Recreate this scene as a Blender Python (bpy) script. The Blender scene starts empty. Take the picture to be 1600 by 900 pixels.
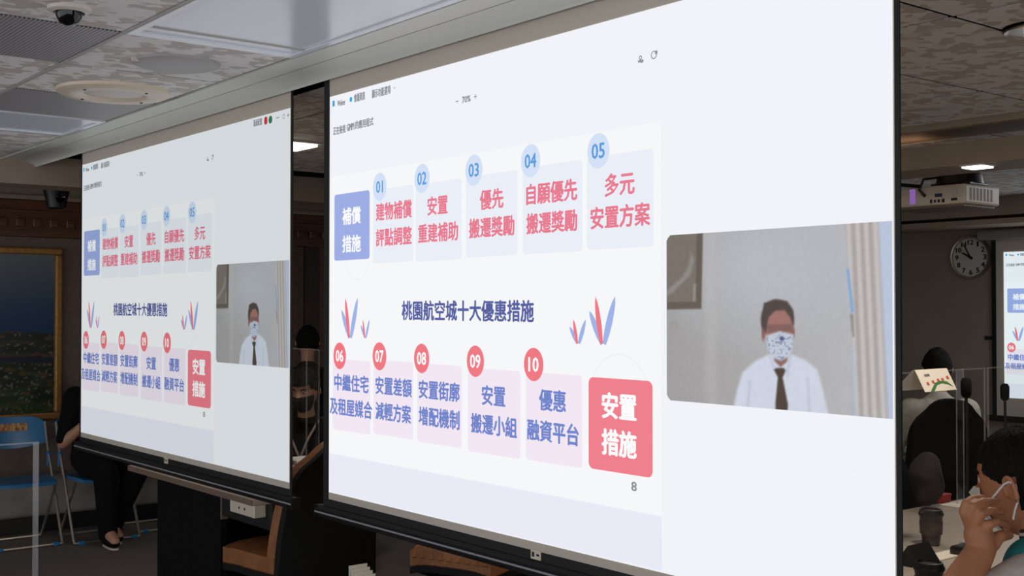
import bpy, bmesh, math, random
import numpy as np
from mathutils import Vector, Matrix, Euler
random.seed(4)
rng = np.random.default_rng(7)
SC = bpy.context.scene
COL = SC.collection

# ------------------------------------------------------------------ camera
FPX, CX, CY = 1850.0, 800.0, 450.0
YAW = math.atan(1480 / FPX)            # camera turned to the right of the +Y axis
PITCH = math.atan(30 / FPX)
CAMH = 1.6
cam = bpy.data.cameras.new('camera')
cam.sensor_width = 36.0
cam.lens = 36.0 * FPX / 1600.0
cam.clip_start = 0.05
camo = bpy.data.objects.new('camera', cam)
COL.objects.link(camo)
camo.location = (0, 0, CAMH)
camo.rotation_euler = (math.pi / 2 + PITCH, 0, -YAW)
SC.camera = camo

# ------------------------------------------------------------------ world, lights, exposure
SC.view_settings.view_transform = 'Standard'
SC.view_settings.look = 'None'
SC.view_settings.exposure = 0.0
SC.view_settings.gamma = 1.0
SC.view_settings.use_curve_mapping = False
w = bpy.data.worlds.new('world')
SC.world = w
w.use_nodes = True
w.node_tree.nodes['Background'].inputs[0].default_value = (0.95, 0.97, 1.0, 1)
w.node_tree.nodes['Background'].inputs[1].default_value = 1.5


def area(name, loc, size, energy, color=(1, 1, 1), rot=(0, 0, 0), sy=None):
    l = bpy.data.lights.new(name, 'AREA')
    l.energy = energy
    l.color = color
    l.shape = 'RECTANGLE'
    l.size = size
    l.size_y = sy or size
    o = bpy.data.objects.new(name, l)
    o.location = loc
    o.rotation_euler = rot
    COL.objects.link(o)
    return o


# ceiling lamps of the room (their fittings are built further down)
area('lamp_over_desks', (3.0, 5.62, 2.44), 0.4, 9.0, (1, .95, .88), sy=.24)
area('lamp_under_beam', (5.7, 3.22, 2.27), 0.1, 4.0, (1, .97, .93), sy=.1)
area('lamp_beyond_beam', (7.6, 3.0, 2.46), 1.1, 16.0, (.86, .93, 1.0), sy=.5)
area('lamp_downlight', (3.62, 1.75, 2.47), 0.14, 18.0, (1, .86, .70))

# ------------------------------------------------------------------ pixel helpers (1600 x 900 frame)
_R = camo.rotation_euler.to_matrix()


def ray(x, y):
    return _R @ Vector(((x - CX) / FPX, (CY - y) / FPX, -1.0))


O = Vector((0, 0, CAMH))


def onX(x, y, X):
    r = ray(x, y); return O + r * (X / r.x)


def onY(x, y, Y):
    r = ray(x, y); return O + r * (Y / r.y)


def onZ(x, y, Z):
    r = ray(x, y); return O + r * ((Z - CAMH) / r.z)


def atd(x, y, d):
    return O + ray(x, y) * d


# ------------------------------------------------------------------ materials
def lin(c):
    def f(v):
        v = v / 255.0
        return v / 12.92 if v <= .04045 else ((v + .055) / 1.055) ** 2.4
    return tuple(f(v) for v in c)


MATS = {}


def mat(name, c, rough=.6, metal=0.0, noise=None, bump=None, spec=.5, stretch=None, c2=None):
    if name in MATS:
        return MATS[name]
    m = bpy.data.materials.new(name)
    m.use_nodes = True
    nt = m.node_tree
    b = nt.nodes['Principled BSDF']
    col = lin(c)
    b.inputs['Base Color'].default_value = (*col, 1)
    b.inputs['Roughness'].default_value = rough
    b.inputs['Metallic'].default_value = metal
    b.inputs['Specular IOR Level'].default_value = spec
    if noise or bump:
        tc = nt.nodes.new('ShaderNodeTexCoord')
        mp = nt.nodes.new('ShaderNodeMapping')
        nt.links.new(tc.outputs['Object'], mp.inputs[0])
        if stretch:
            mp.inputs['Scale'].default_value = stretch
        n = nt.nodes.new('ShaderNodeTexNoise')
        n.inputs['Scale'].default_value = (noise or bump)[0]
        n.inputs['Detail'].default_value = 5
        nt.links.new(mp.outputs[0], n.inputs['Vector'])
        if noise:
            r = nt.nodes.new('ShaderNodeValToRGB')
            k = noise[1]
            lo = lin(c2) if c2 else tuple(v * (1 - k) for v in col)
            hi = col if c2 else tuple(min(1, v * (1 + k)) for v in col)
            r.color_ramp.elements[0].color = (*lo, 1)
            r.color_ramp.elements[0].position = .35
            r.color_ramp.elements[1].color = (*hi, 1)
            r.color_ramp.elements[1].position = .65
            nt.links.new(n.outputs['Fac'], r.inputs[0])
            nt.links.new(r.outputs[0], b.inputs['Base Color'])
        if bump:
            n2 = nt.nodes.new('ShaderNodeTexNoise')
            n2.inputs['Scale'].default_value = bump[0]
            n2.inputs['Detail'].default_value = 3
            nt.links.new(mp.outputs[0], n2.inputs['Vector'])
            bp = nt.nodes.new('ShaderNodeBump')
            bp.inputs['Strength'].default_value = bump[1]
            bp.inputs['Distance'].default_value = .01
            nt.links.new(n2.outputs['Fac'], bp.inputs['Height'])
            nt.links.new(bp.outputs[0], b.inputs['Normal'])
    MATS[name] = m
    return m


def glow(name, c, s=1.0):
    key = (name, s)
    if key in MATS:
        return MATS[key]
    m = bpy.data.materials.new(name)
    m.use_nodes = True
    nt = m.node_tree
    nt.nodes.remove(nt.nodes['Principled BSDF'])
    e = nt.nodes.new('ShaderNodeEmission')
    e.inputs[0].default_value = (*lin(c), 1)
    e.inputs[1].default_value = s
    nt.links.new(e.outputs[0], nt.nodes['Material Output'].inputs[0])
    MATS[key] = m
    return m


def vcol(name, emit=None, rough=.5):
    m = bpy.data.materials.new(name)
    m.use_nodes = True
    nt = m.node_tree
    a = nt.nodes.new('ShaderNodeVertexColor')
    a.layer_name = 'paint'
    b = nt.nodes['Principled BSDF']
    if emit:
        nt.nodes.remove(b)
        e = nt.nodes.new('ShaderNodeEmission')
        e.inputs[1].default_value = emit
        nt.links.new(a.outputs[0], e.inputs[0])
        nt.links.new(e.outputs[0], nt.nodes['Material Output'].inputs[0])
    else:
        b.inputs['Roughness'].default_value = rough
        nt.links.new(a.outputs[0], b.inputs['Base Color'])
    return m


def acrylic_mat(name='clear_acrylic', fac=.03, rough=.05):
    m = bpy.data.materials.new(name)
    m.use_nodes = True
    nt = m.node_tree
    nt.nodes.remove(nt.nodes['Principled BSDF'])
    t = nt.nodes.new('ShaderNodeBsdfTransparent')
    t.inputs[0].default_value = (.97, .97, .97, 1)
    g = nt.nodes.new('ShaderNodeBsdfGlossy')
    g.inputs['Roughness'].default_value = rough
    g.inputs[0].default_value = (.9, .9, .9, 1)
    mx = nt.nodes.new('ShaderNodeMixShader')
    mx.inputs[0].default_value = fac
    nt.links.new(t.outputs[0], mx.inputs[1])
    nt.links.new(g.outputs[0], mx.inputs[2])
    nt.links.new(mx.outputs[0], nt.nodes['Material Output'].inputs[0])
    return m


def tile_mat():
    m = bpy.data.materials.new('patterned_ceiling_tile')
    m.use_nodes = True
    nt = m.node_tree
    b = nt.nodes['Principled BSDF']
    b.inputs['Roughness'].default_value = .7
    tc = nt.nodes.new('ShaderNodeTexCoord')
    mp = nt.nodes.new('ShaderNodeMapping')
    nt.links.new(tc.outputs['Generated'], mp.inputs[0])
    oi = nt.nodes.new('ShaderNodeObjectInfo')
    mu = nt.nodes.new('ShaderNodeMath'); mu.operation = 'MULTIPLY'; mu.inputs[1].default_value = 40
    nt.links.new(oi.outputs['Random'], mu.inputs[0])
    cb = nt.nodes.new('ShaderNodeCombineXYZ')
    nt.links.new(mu.outputs[0], cb.inputs[0]); nt.links.new(mu.outputs[0], cb.inputs[1])
    nt.links.new(cb.outputs[0], mp.inputs['Location'])
    mp.inputs['Scale'].default_value = (1, 1, .001)
    v = nt.nodes.new('ShaderNodeTexVoronoi')
    v.distance = 'MANHATTAN'
    v.inputs['Scale'].default_value = 10
    v.inputs['Randomness'].default_value = .75
    nt.links.new(mp.outputs[0], v.inputs['Vector'])
    n = nt.nodes.new('ShaderNodeTexNoise')
    n.inputs['Scale'].default_value = 9
    n.inputs['Detail'].default_value = 6
    nt.links.new(mp.outputs[0], n.inputs['Vector'])
    r = nt.nodes.new('ShaderNodeValToRGB')
    r.color_ramp.elements[0].color = (*lin((206, 197, 190)), 1)
    r.color_ramp.elements[0].position = .42
    r.color_ramp.elements[1].color = (*lin((240, 237, 234)), 1)
    r.color_ramp.elements[1].position = .50
    mixc = nt.nodes.new('ShaderNodeMix')
    mixc.data_type = 'FLOAT'
    mixc.inputs[0].default_value = .38
    nt.links.new(v.outputs['Color'], mixc.inputs[2])
    nt.links.new(n.outputs['Fac'], mixc.inputs[3])
    nt.links.new(mixc.outputs[0], r.inputs[0])
    nt.links.new(r.outputs[0], b.inputs['Base Color'])
    return m


def perf_mat():
    m = bpy.data.materials.new('perforated_metal')
    m.use_nodes = True
    nt = m.node_tree
    b = nt.nodes['Principled BSDF']
    b.inputs['Roughness'].default_value = .5
    tc = nt.nodes.new('ShaderNodeTexCoord')
    v = nt.nodes.new('ShaderNodeTexVoronoi')
    v.inputs['Scale'].default_value = 75
    v.inputs['Randomness'].default_value = 0
    v.voronoi_dimensions = '2D'
    nt.links.new(tc.outputs['Object'], v.inputs['Vector'])
    r = nt.nodes.new('ShaderNodeValToRGB')
    r.color_ramp.elements[0].color = (*lin((92, 90, 90)), 1)
    r.color_ramp.elements[0].position = .30
    r.color_ramp.elements[1].color = (*lin((186, 184, 184)), 1)
    r.color_ramp.elements[1].position = .42
    nt.links.new(v.outputs['Distance'], r.inputs[0])
    nt.links.new(r.outputs[0], b.inputs['Base Color'])
    return m


TILE = tile_mat()
PERF = perf_mat()
ACR = acrylic_mat()
ACR_EDGE = acrylic_mat('frosted_acrylic_edge', .18, .6)
M = dict(
    carpet=mat('dark_carpet', (122, 114, 108), .95, noise=(260, .55), bump=(300, .6), spec=.1),
    ceil_dark=mat('ceiling_void', (9, 8, 8), .95, spec=.1),
    tbar=mat('grid_bar', (176, 172, 168), .5),
    cream=mat('cream_moulding', (214, 214, 206), .45),
    beige=mat('beige_paint', (168, 150, 132), .7, noise=(3, .05)),
    grey_wall=mat('brown_grey_wall', (150, 136, 126), .85, noise=(2.2, .05)),
    wallpaper=mat('grey_wallpaper', (118, 102, 92), .8, noise=(30, .08)),
    wood=mat('dark_red_wood', (104, 66, 42), .45, noise=(6, .3), stretch=(1, 1, 9)),
    wood_h=mat('dark_red_wood_cornice', (98, 60, 38), .45, noise=(6, .25), stretch=(1, 9, 9)),
    wood_d=mat('very_dark_wood', (58, 42, 34), .5, noise=(8, .25), stretch=(9, 9, 1)),
    gold=mat('gilt_frame', (170, 124, 66), .4, .35, noise=(40, .15)),
    black=mat('black_paint', (20, 20, 21), .5),
    blackp=mat('black_plastic', (15, 15, 16), .4),
    blackf=mat('black_cloth', (19, 19, 20), .95, noise=(60, .3), spec=.15),
    bar=mat('black_bar_metal', (26, 26, 28), .32, .2),
    barhi=mat('bar_highlight_pale', (150, 150, 158), .5, 0),  # pale tone standing in for the bar's highlight
    screen_cloth=mat('screen_cloth', (206, 196, 184), .85),
    screen_black=mat('screen_black_edge', (13, 13, 14), .6),
    steel=mat('brushed_steel', (190, 180, 166), .3, .85),
    blue=mat('blue_plastic', (44, 118, 172), .28),
    desk=mat('grey_desk_laminate', (168, 158, 148), .4, noise=(14, .06), stretch=(1, 8, 1)),
    desk_edge=mat('desk_edge_band', (126, 106, 92), .5),
    leather=mat('brown_leather', (150, 96, 56), .45, noise=(12, .18), bump=(90, .25)),
    blackl=mat('black_leather', (18, 18, 19), .6, bump=(120, .15), spec=.25),
    white_pl=mat('white_plastic', (214, 206, 196), .45),
    ivory=mat('ivory_plastic', (226, 214, 196), .45),
    skin=mat('skin', (180, 120, 86), .55, noise=(18, .08)),
    skin2=mat('skin_pale', (186, 138, 112), .55, noise=(18, .06)),
    hair=mat('black_hair', (18, 15, 13), .75, noise=(140, .6), bump=(220, 1.0), stretch=(1, 1, .4), spec=.2),
    teal=mat('teal_cloth', (30, 122, 128), .85, noise=(80, .12)),
    greyc=mat('pale_grey_cloth', (196, 186, 176), .9, noise=(40, .1)),
    creamc=mat('cream_cloth', (196, 188, 174), .9, noise=(30, .1)),
    white=mat('white_cloth', (232, 232, 232), .8),
    paper=mat('white_paper', (226, 220, 208), .8),
    maroon=mat('maroon_board', (92, 34, 50), .6),
    red=mat('red_plastic', (158, 36, 34), .5),
    cup=mat('dark_brown_cup', (48, 36, 32), .45, noise=(25, .4)),
    greyfab=mat('grey_upholstery', (158, 150, 142), .9, noise=(7, .12), bump=(6, .5)),
    lens=mat('dark_lens', (8, 8, 10), .08),
    edge=mat('acrylic_edge', (196, 198, 200), .3),
    lamp_off=mat('unlit_diffuser', (228, 233, 240), .2),
)
LAMP = glow('lit_diffuser', (255, 252, 245), 3.0)


# ------------------------------------------------------------------ mesh builder
class MB:
    def __init__(s):
        s.v = []; s.f = []

    def add(s, vs, fs):
        n = len(s.v)
        s.v += [tuple(v) for v in vs]
        s.f += [tuple(i + n for i in f) for f in fs]
        return s

    def box(s, x0, x1, y0, y1, z0, z1):
        vs = [(x, y, z) for z in (z0, z1) for y in (y0, y1) for x in (x0, x1)]
        return s.add(vs, [(0, 2, 3, 1), (4, 5, 7, 6), (0, 1, 5, 4), (2, 6, 7, 3), (0, 4, 6, 2), (1, 3, 7, 5)])

    def rbox(s, x0, x1, y0, y1, z0, z1, r=.01, seg=2):
        bm = bmesh.new()
        bmesh.ops.create_cube(bm, size=1)
        for v in bm.verts:
            v.co = ((x0 + x1) / 2 + v.co.x * (x1 - x0), (y0 + y1) / 2 + v.co.y * (y1 - y0), (z0 + z1) / 2 + v.co.z * (z1 - z0))
        r = min(r, .49 * min(x1 - x0, y1 - y0, z1 - z0))
        bmesh.ops.bevel(bm, geom=list(bm.edges), offset=r, segments=seg, profile=.5, affect='EDGES')
        bm.verts.index_update()
        s.add([v.co[:] for v in bm.verts], [[v.index for v in f.verts] for f in bm.faces])
        bm.free()
        return s

    def prism(s, pts, axis, a, b):
        """pts: 2-D outline; axis 0/1/2: extrusion axis between a and b"""
        def P(p, t):
            q = [p[0], p[1]]
            q.insert(axis, t)
            return tuple(q)
        n = len(pts)
        vs = [P(p, a) for p in pts] + [P(p, b) for p in pts]
        fs = [tuple(range(n))[::-1], tuple(range(n, 2 * n))]
        fs += [(i, (i + 1) % n, n + (i + 1) % n, n + i) for i in range(n)]
        return s.add(vs, fs)

    def tube(s, pts, r, n=8, caps=True):
        pts = [Vector(p) for p in pts]
        rs = r if isinstance(r, (list, tuple)) else [r] * len(pts)
        vs = []; fs = []
        up = None
        for i, p in enumerate(pts):
            t = (pts[min(i + 1, len(pts) - 1)] - pts[max(i - 1, 0)]).normalized()
            if up is None:
                up = Vector((0, 0, 1)) if abs(t.z) < .9 else Vector((1, 0, 0))
            u = t.cross(up).normalized()
            up = u.cross(t).normalized()
            for k in range(n):
                a = 2 * math.pi * k / n
                vs.append(p + (u * math.cos(a) + up * math.sin(a)) * rs[i])
        for i in range(len(pts) - 1):
            for k in range(n):
                fs.append((i * n + k, i * n + (k + 1) % n, (i + 1) * n + (k + 1) % n, (i + 1) * n + k))
        if caps:
            fs.append(tuple(range(n))[::-1])
            fs.append(tuple(range((len(pts) - 1) * n, len(pts) * n)))
        return s.add(vs, fs)

    def lathe(s, prof, c=(0, 0, 0), n=20, axis='z'):
        vs = []; fs = []
        for (r, h) in prof:
            for k in range(n):
                a = 2 * math.pi * k / n
                if axis == 'z':
                    vs.append((c[0] + r * math.cos(a), c[1] + r * math.sin(a), c[2] + h))
                elif axis == 'x':
                    vs.append((c[0] + h, c[1] + r * math.cos(a), c[2] + r * math.sin(a)))
                else:
                    vs.append((c[0] + r * math.cos(a), c[1] + h, c[2] + r * math.sin(a)))
        for i in range(len(prof) - 1):
            for k in range(n):
                fs.append((i * n + k, i * n + (k + 1) % n, (i + 1) * n + (k + 1) % n, (i + 1) * n + k))
        fs.append(tuple(range(n))[::-1])
        fs.append(tuple(range((len(prof) - 1) * n, len(prof) * n)))
        return s.add(vs, fs)

    def ell(s, c, r, nu=16, nv=10):
        vs = []; fs = []
        for j in range(nv + 1):
            t = math.pi * j / nv
            for k in range(nu):
                a = 2 * math.pi * k / nu
                vs.append((c[0] + r[0] * math.sin(t) * math.cos(a), c[1] + r[1] * math.sin(t) * math.sin(a), c[2] + r[2] * math.cos(t)))
        for j in range(nv):
            for k in range(nu):
                fs.append((j * nu + k, (j + 1) * nu + k, (j + 1) * nu + (k + 1) % nu, j * nu + (k + 1) % nu))
        return s.add(vs, fs)

    def mesh(s, name, m=None, smooth=False, off=None):
        me = bpy.data.meshes.new(name)
        vs = s.v if off is None else [(v[0] - off[0], v[1] - off[1], v[2] - off[2]) for v in s.v]
        me.from_pydata(vs, [], s.f)
        bm = bmesh.new(); bm.from_mesh(me)
        bmesh.ops.recalc_face_normals(bm, faces=bm.faces)
        bm.to_mesh(me); bm.free()
        if m:
            me.materials.append(m)
        if smooth:
            for p in me.polygons:
                p.use_smooth = True
            try:
                me.set_sharp_from_angle(angle=math.radians(40))
            except Exception:
                pass
        me.update()
        return me

    def build(s, name, m, parent=None, smooth=False):
        off = None
        if parent is not None:
            p = parent
            off = Vector((0, 0, 0))
            while p is not None:
                off += p.location
                p = p.parent
        return link(name, s.mesh(name, m, smooth, off), parent)


def link(name, data, parent=None):
    o = bpy.data.objects.new(name, data)
    COL.objects.link(o)
    if parent is not None:
        o.parent = parent
    return o


def tag(o, label, cat, group=None):
    o['label'] = label
    o['category'] = cat
    if group:
        o['group'] = group
    return o


def thing(name, label, cat, loc=(0, 0, 0), group=None, rz=0):
    o = link(name, None)
    o.empty_display_size = .05
    o.location = loc
    o.rotation_euler = (0, 0, rz)
    return tag(o, label, cat, group)


def struct(name, mb, m, smooth=False, label=None):
    o = mb.build(name, m, None, smooth)
    o['kind'] = 'structure'
    if label:
        o['label'] = label
    return o


def copy_tree(o, parent=None):
    c = o.copy()
    COL.objects.link(c)
    if parent is not None:
        c.parent = parent
    for ch in o.children:
        copy_tree(ch, c)
    return c


B = MB
CEIL = 2.48

# ================================================================== THE ROOM
XR = 9.45          # far long wall, parallel to the hanging screens
YE = 8.90          # short end wall with the painting
struct('floor', B().box(-3.5, XR + .1, -3.5, YE + .1, -.06, 0), M['carpet'])
ceil = struct('ceiling', B().box(-3.5, 2.10, -3.5, 7.34, CEIL + .03, CEIL + .12).box(2.36, XR, -3.5, YE, CEIL + .03, CEIL + .12)
              .box(-3.5, 2.36, 7.34, YE, CEIL + .03, CEIL + .12).box(2.0, 2.40, -3.5, 7.4, CEIL + .12, CEIL + .2), M['ceil_dark'])

# --- suspended ceiling, tile by tile
tile_me = {}


def tile(x0, x1, y0, y1, m=TILE, name='ceiling_tile', z=CEIL, g=.009):
    k = (round(x1 - x0, 3), round(y1 - y0, 3), m.name)
    if k not in tile_me:
        a, b = (x1 - x0) / 2 - g, (y1 - y0) / 2 - g
        mb = B().add([(-a, -b, 0), (a, -b, 0), (a, b, 0), (-a, b, 0), (-a, -b, .004), (a, -b, .004), (a, b, .004), (-a, b, .004)],
                     [(0, 1, 2, 3), (4, 5, 6, 7), (0, 1, 5, 4), (1, 2, 6, 5), (2, 3, 7, 6), (3, 0, 4, 7)])
        tile_me[k] = mb.mesh(name, m)
    o = link(name, tile_me[k], ceil)
    o.location = ((x0 + x1) / 2, (y0 + y1) / 2, z)
    return o


P = .61
XL = [-.44, .17, .78, 1.39, 1.995]
YL = [3.725 + P * k for k in range(-7, 6)] + [7.34]
SPECIAL = {}
for i in range(len(XL) - 1):
    for j in range(len(YL) - 1):
        y0, y1 = YL[j], YL[j + 1]
        ym = (y0 + y1) / 2
        if i == 3 and (2.5 < ym < 3.72 or 5.56 < ym < 6.16):
            continue                                   # light fittings
        if i == 2 and 3.73 < ym < 4.3 or i == 3 and 4.95 < ym < 5.5:
            tile(XL[i], XL[i + 1], y0, y1, PERF, 'perforated_panel')
        else:
            tile(XL[i], XL[i + 1], y0, y1)
XB = [2.36, 2.67, 3.28, 3.89, 4.50, 5.11]
YB = [1.96 + P * k for k in range(-4, 9)]
LAMPC = (3.89, 1.96)
for i in range(len(XB) - 1):
    for j in range(len(YB) - 1):
        tile(XB[i], XB[i + 1], YB[j], YB[j + 1])
XC = [5.65 + .65 * k for k in range(6)]
for i in range(len(XC) - 1):
    for j in range(len(YB) - 1):
        if i == 2 and 2.4 < YB[j] + .3 < 3.6:
            continue
        tile(XC[i], XC[i + 1], YB[j], YB[j + 1])
# visible grid runner bars
for x in (1.39, .78):
    B().box(x - .006, x + .006, -.5, 7.34, CEIL - .004, CEIL + .03).build('grid_bar', M['tbar'], ceil)

# --- mouldings along the screens
struct('trim_1', B().box(1.998, 2.098, -3.5, 7.34, CEIL - .006, CEIL + .05), M['cream'], label='flat cream edge strip between ceiling tiles and screens')
prof = [(2.108, CEIL + .05)] + [(2.108 + .092 * math.sin(t * math.pi / 2 / 8), CEIL - .034 * (1 - math.cos(t * math.pi / 2 / 8)) - .004) for t in range(9)] + [(2.2, CEIL + .05)]
struct('trim_2', B().prism(prof, 1, -3.5, 7.34), M['cream'], True, label='rounded cream moulding above the hanging screens')
# --- downstand beams
struct('trim_3', B().box(-3.5, XR, 7.34, 7.62, onY(0, 285, 7.34).z, CEIL + .04), M['beige'], label='beige beam crossing the ceiling beyond the screens')
bx0 = 5.25
struct('trim_4', B().box(bx0, 5.6, -3.5, 7.34, 2.285, 2.395), M['beige'], label='dropped beige beam above the meeting desks')
struct('trim_5', B().box(5.11, 5.16, -3.5, 7.34, CEIL - .03, CEIL + .03), M['beige'])
struct('trim_6', B().box(8.95, XR, -3.5, YE, onX(1500, 340, 8.95).z, CEIL + .03).box(8.90, XR, -3.5, YE, onX(1500, 353, 8.9).z, onX(1500, 345, 8.9).z),
       M['beige'], label='soffit along the wall with the clock')
# --- walls
we = struct('wall_end', B().box(-3.5, XR + .1, YE, YE + .1, 0, CEIL + .1), M['wallpaper'])
struct('wall_back_unseen', B().box(2.4, XR + .1, -3.6, -3.5, 0, CEIL + .1), M['grey_wall'])  # unseen end wall, added to dim the side behind the screens
wr = struct('wall_right', B().box(XR, XR + .1, -3.5, YE, 0, CEIL + .1), M['grey_wall'])
# end wall joinery: crown, dentil cornice, pilaster strips, low skirting
za, zb, zc = onY(60, 300, YE).z, onY(60, 315, YE).z, onY(60, 371, YE).z
struct('trim_7', B().box(-3.5, XR, YE - .10, YE, zb, za + .3).box(-3.5, XR, YE - .14, YE, zb - .0, zb + .03), M['beige'], label='beige crown moulding over the wooden cornice')
corn = struct('trim_8', B().box(-3.5, XR, YE - .05, YE, zc, zb).box(-3.5, XR, YE - .11, YE, zb - .07, zb - .005).box(-3.5, XR, YE - .075, YE, zc, zc + .05),
              M['wood_h'], label='dark wooden cornice with dentil blocks')
zd0, zd1 = onY(60, 356, YE).z, onY(60, 343, YE).z
dm = None
for k in range(38):
    x = 1.6 + k * .1185
    o = B().rbox(-.03, .03, -.028, 0, zd0, zd1, .006, 1)
    if dm is None:
        dm = o.mesh('dentil', M['wood_h'])
    d = link('dentil', dm, corn)
    d.location = (x, YE - .05, 0)
for (xa, xb, mm, nm) in [(onY(457, 450, YE).x - .02, onY(457, 450, YE).x + .03, 'wood', 'pilaster_strip'), (onY(474, 450, YE).x, onY(497, 450, YE).x, 'wood_d', 'wood_panel'),
                         (onY(497, 450, YE).x, onY(502, 450, YE).x, 'wood', 'pilaster_strip'), (onY(510, 450, YE).x + .3, onY(510, 450, YE).x + 1.0, 'wood_d', 'wood_panel')]:
    B().box(xa, xb, YE - .03, YE, .12, zc).build(nm, M[mm], we)
struct('baseboard_end', B().box(-3.5, XR, YE - .03, YE, 0, .12), M['black'])
struct('baseboard_right', B().box(XR - .02, XR, -3.5, YE - .03, 0, .1), M['black'])

# ================================================================== LIGHT FITTINGS AND CEILING DEVICES
def fit_box(x0, x1, y0, y1, name, label, cat='ceiling light', lit=False, group=None):
    t = thing(name, label, cat, ((x0 + x1) / 2, (y0 + y1) / 2, CEIL - .006), group)
    B().box(x0 + .006, x1 - .006, y0 + .006, y0 + .05, CEIL - .006, CEIL + .025).box(x0 + .006, x1 - .006, y1 - .05, y1 - .006, CEIL - .006, CEIL + .025) \
        .box(x0 + .006, x0 + .03, y0 + .05, y1 - .05, CEIL - .006, CEIL + .025).box(x1 - .03, x1 - .006, y0 + .05, y1 - .05, CEIL - .006, CEIL + .025).build('frame', M['white_pl'] if lit else M['lamp_off'], t)
    B().box(x0 + .03, x1 - .03, y0 + .05, y1 - .05, CEIL, CEIL + .02).build('diffuser', LAMP if lit else M['lamp_off'], t)
    return t


yA = YL[7]
t = fit_box(1.39, 1.995, 2.505, 3.725, 'ceiling_light', 'large unlit flat ceiling light panel beside the round grey ceiling cover')
for y_ in (3.585, 2.63):
    B().box(1.42, 1.965, y_, y_ + .015, CEIL - .003, CEIL + .01).build('diffuser_rib', M['tbar'], t)
fit_box(1.39, 1.995, YL[10], YL[11], 'ceiling_light', 'small unlit ceiling light panel beyond the perforated panel by the far screen')
p = onZ(487, 226, CEIL)
t = thing('ceiling_light', 'lit ceiling light seen between the two hanging screens', 'ceiling light', (2.98, p.y + .02, CEIL - .03))
B().box(2.66, p.x, p.y - .12, p.y + .16, CEIL - .012, CEIL + .0).build('frame', M['white_pl'], t)
B().box(2.68, p.x - .02, p.y - .10, p.y + .14, CEIL - .025, CEIL - .012).build('diffuser', LAMP, t)
a, b = onZ(1509, 258, 2.285), onZ(1546, 257, 2.285)
mx, my = (a.x + b.x) / 2, (a.y + b.y) / 2
t = thing('ceiling_light', 'small lit ceiling light under the dropped beam above the projector', 'ceiling light', (mx, my, 2.265))
B().box(mx - .06, mx + .06, my - .06, my + .06, 2.276, 2.285).build('frame', M['white_pl'], t)
B().box(mx - .052, mx + .052, my - .052, my + .052, 2.268, 2.276).build('diffuser', LAMP, t)
bpy.data.objects['lamp_under_beam'].location = (mx, my, 2.25)
yy = [v for v in YB if 2.1 < v < 2.9]
t = thing('ceiling_light', 'lit long ceiling light panel beyond the dropped beam', 'ceiling light', (XC[2] + .3, yy[0] + .6, CEIL - .006))
B().box(XC[2] + .006, XC[3] - .006, yy[0] + .006, yy[0] + 2 * P - .006, CEIL - .006, CEIL + .01).build('frame', M['white_pl'], t)
B().box(XC[2] + .04, XC[3] - .04, yy[0] + .04, yy[0] + 2 * P - .04, CEIL - .012, CEIL - .006).build('diffuser', LAMP, t)

# round recessed downlight with bright reflector at the frame edge
p = onZ(1622, 42, CEIL)
t = thing('downlight', 'round recessed downlight with shiny reflector in the dim tiles', 'downlight', (p.x, p.y, CEIL))
B().lathe([(.105, -.012), (.10, -.016), (.08, -.010), (.08, .0), (.105, .0)], (p.x, p.y, CEIL), 28).build('trim_ring', M['steel'], t, True)
B().lathe([(.078, -.009), (.05, .004), (.03, .012)], (p.x, p.y, CEIL - .002), 28).build('reflector', M['steel'], t, True)
B().tube([(p.x + .035 * math.cos(k * .7), p.y + .035 * math.sin(k * .7), CEIL - .03 + k * .0012) for k in range(20)], .006, 6).build('spiral_bulb', LAMP, t, True)
bpy.data.objects['lamp_downlight'].location = (p.x, p.y, CEIL - .05)

# cream ring speaker, grey round cover, dome camera
p = onZ(178, 142, CEIL)
t = thing('ceiling_speaker', 'round cream ring ceiling speaker beside the perforated panel', 'speaker', (p.x, p.y, CEIL))
B().lathe([(.225, 0), (.222, -.012), (.20, -.022), (.13, -.022), (.118, -.012), (.118, 0)], (p.x, p.y, CEIL), 40).build('rim', mat('cream_ring', (222, 208, 186), .4), t, True)
B().lathe([(.117, -.012), (.04, -.016), (.0, -.016)], (p.x, p.y, CEIL), 40).build('grille', M['white_pl'], t, True)
for k in range(4):
    a = k * math.pi / 2 + .5
    B().lathe([(.006, 0), (.006, -.003), (.0, -.003)], (p.x + .165 * math.cos(a), p.y + .165 * math.sin(a), CEIL - .022), 8).build('screw', M['black'], t)
p = onZ(276, 98, CEIL)
t = thing('ceiling_cover', 'flat round grey ceiling cover beside the large light panel', 'ceiling cover', (p.x, p.y, CEIL))
B().lathe([(.155, 0), (.152, -.008), (.14, -.012), (0, -.012)], (p.x, p.y, CEIL), 36).build('cover_plate', mat('grey_cover', (168, 164, 162), .45), t, True)
for s in (-1, 1):
    B().box(p.x + s * .15 - .012, p.x + s * .15 + .012, p.y - .012, p.y + .012, CEIL - .012, CEIL).build('clip', M['white_pl'], t)
p = onZ(108, 12, CEIL)
t = thing('security_camera', 'small dome security camera with white ring on the ceiling', 'camera', (p.x, p.y, CEIL))
B().lathe([(.062, 0), (.060, -.010), (.045, -.016), (.040, -.010), (.04, 0)], (p.x, p.y, CEIL), 28).build('ring', M['white_pl'], t, True)
B().lathe([(.038, -.008), (.037, -.026), (.028, -.044), (.012, -.052), (0, -.053)], (p.x, p.y, CEIL), 24).build('dome', M['lens'], t, True)

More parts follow.
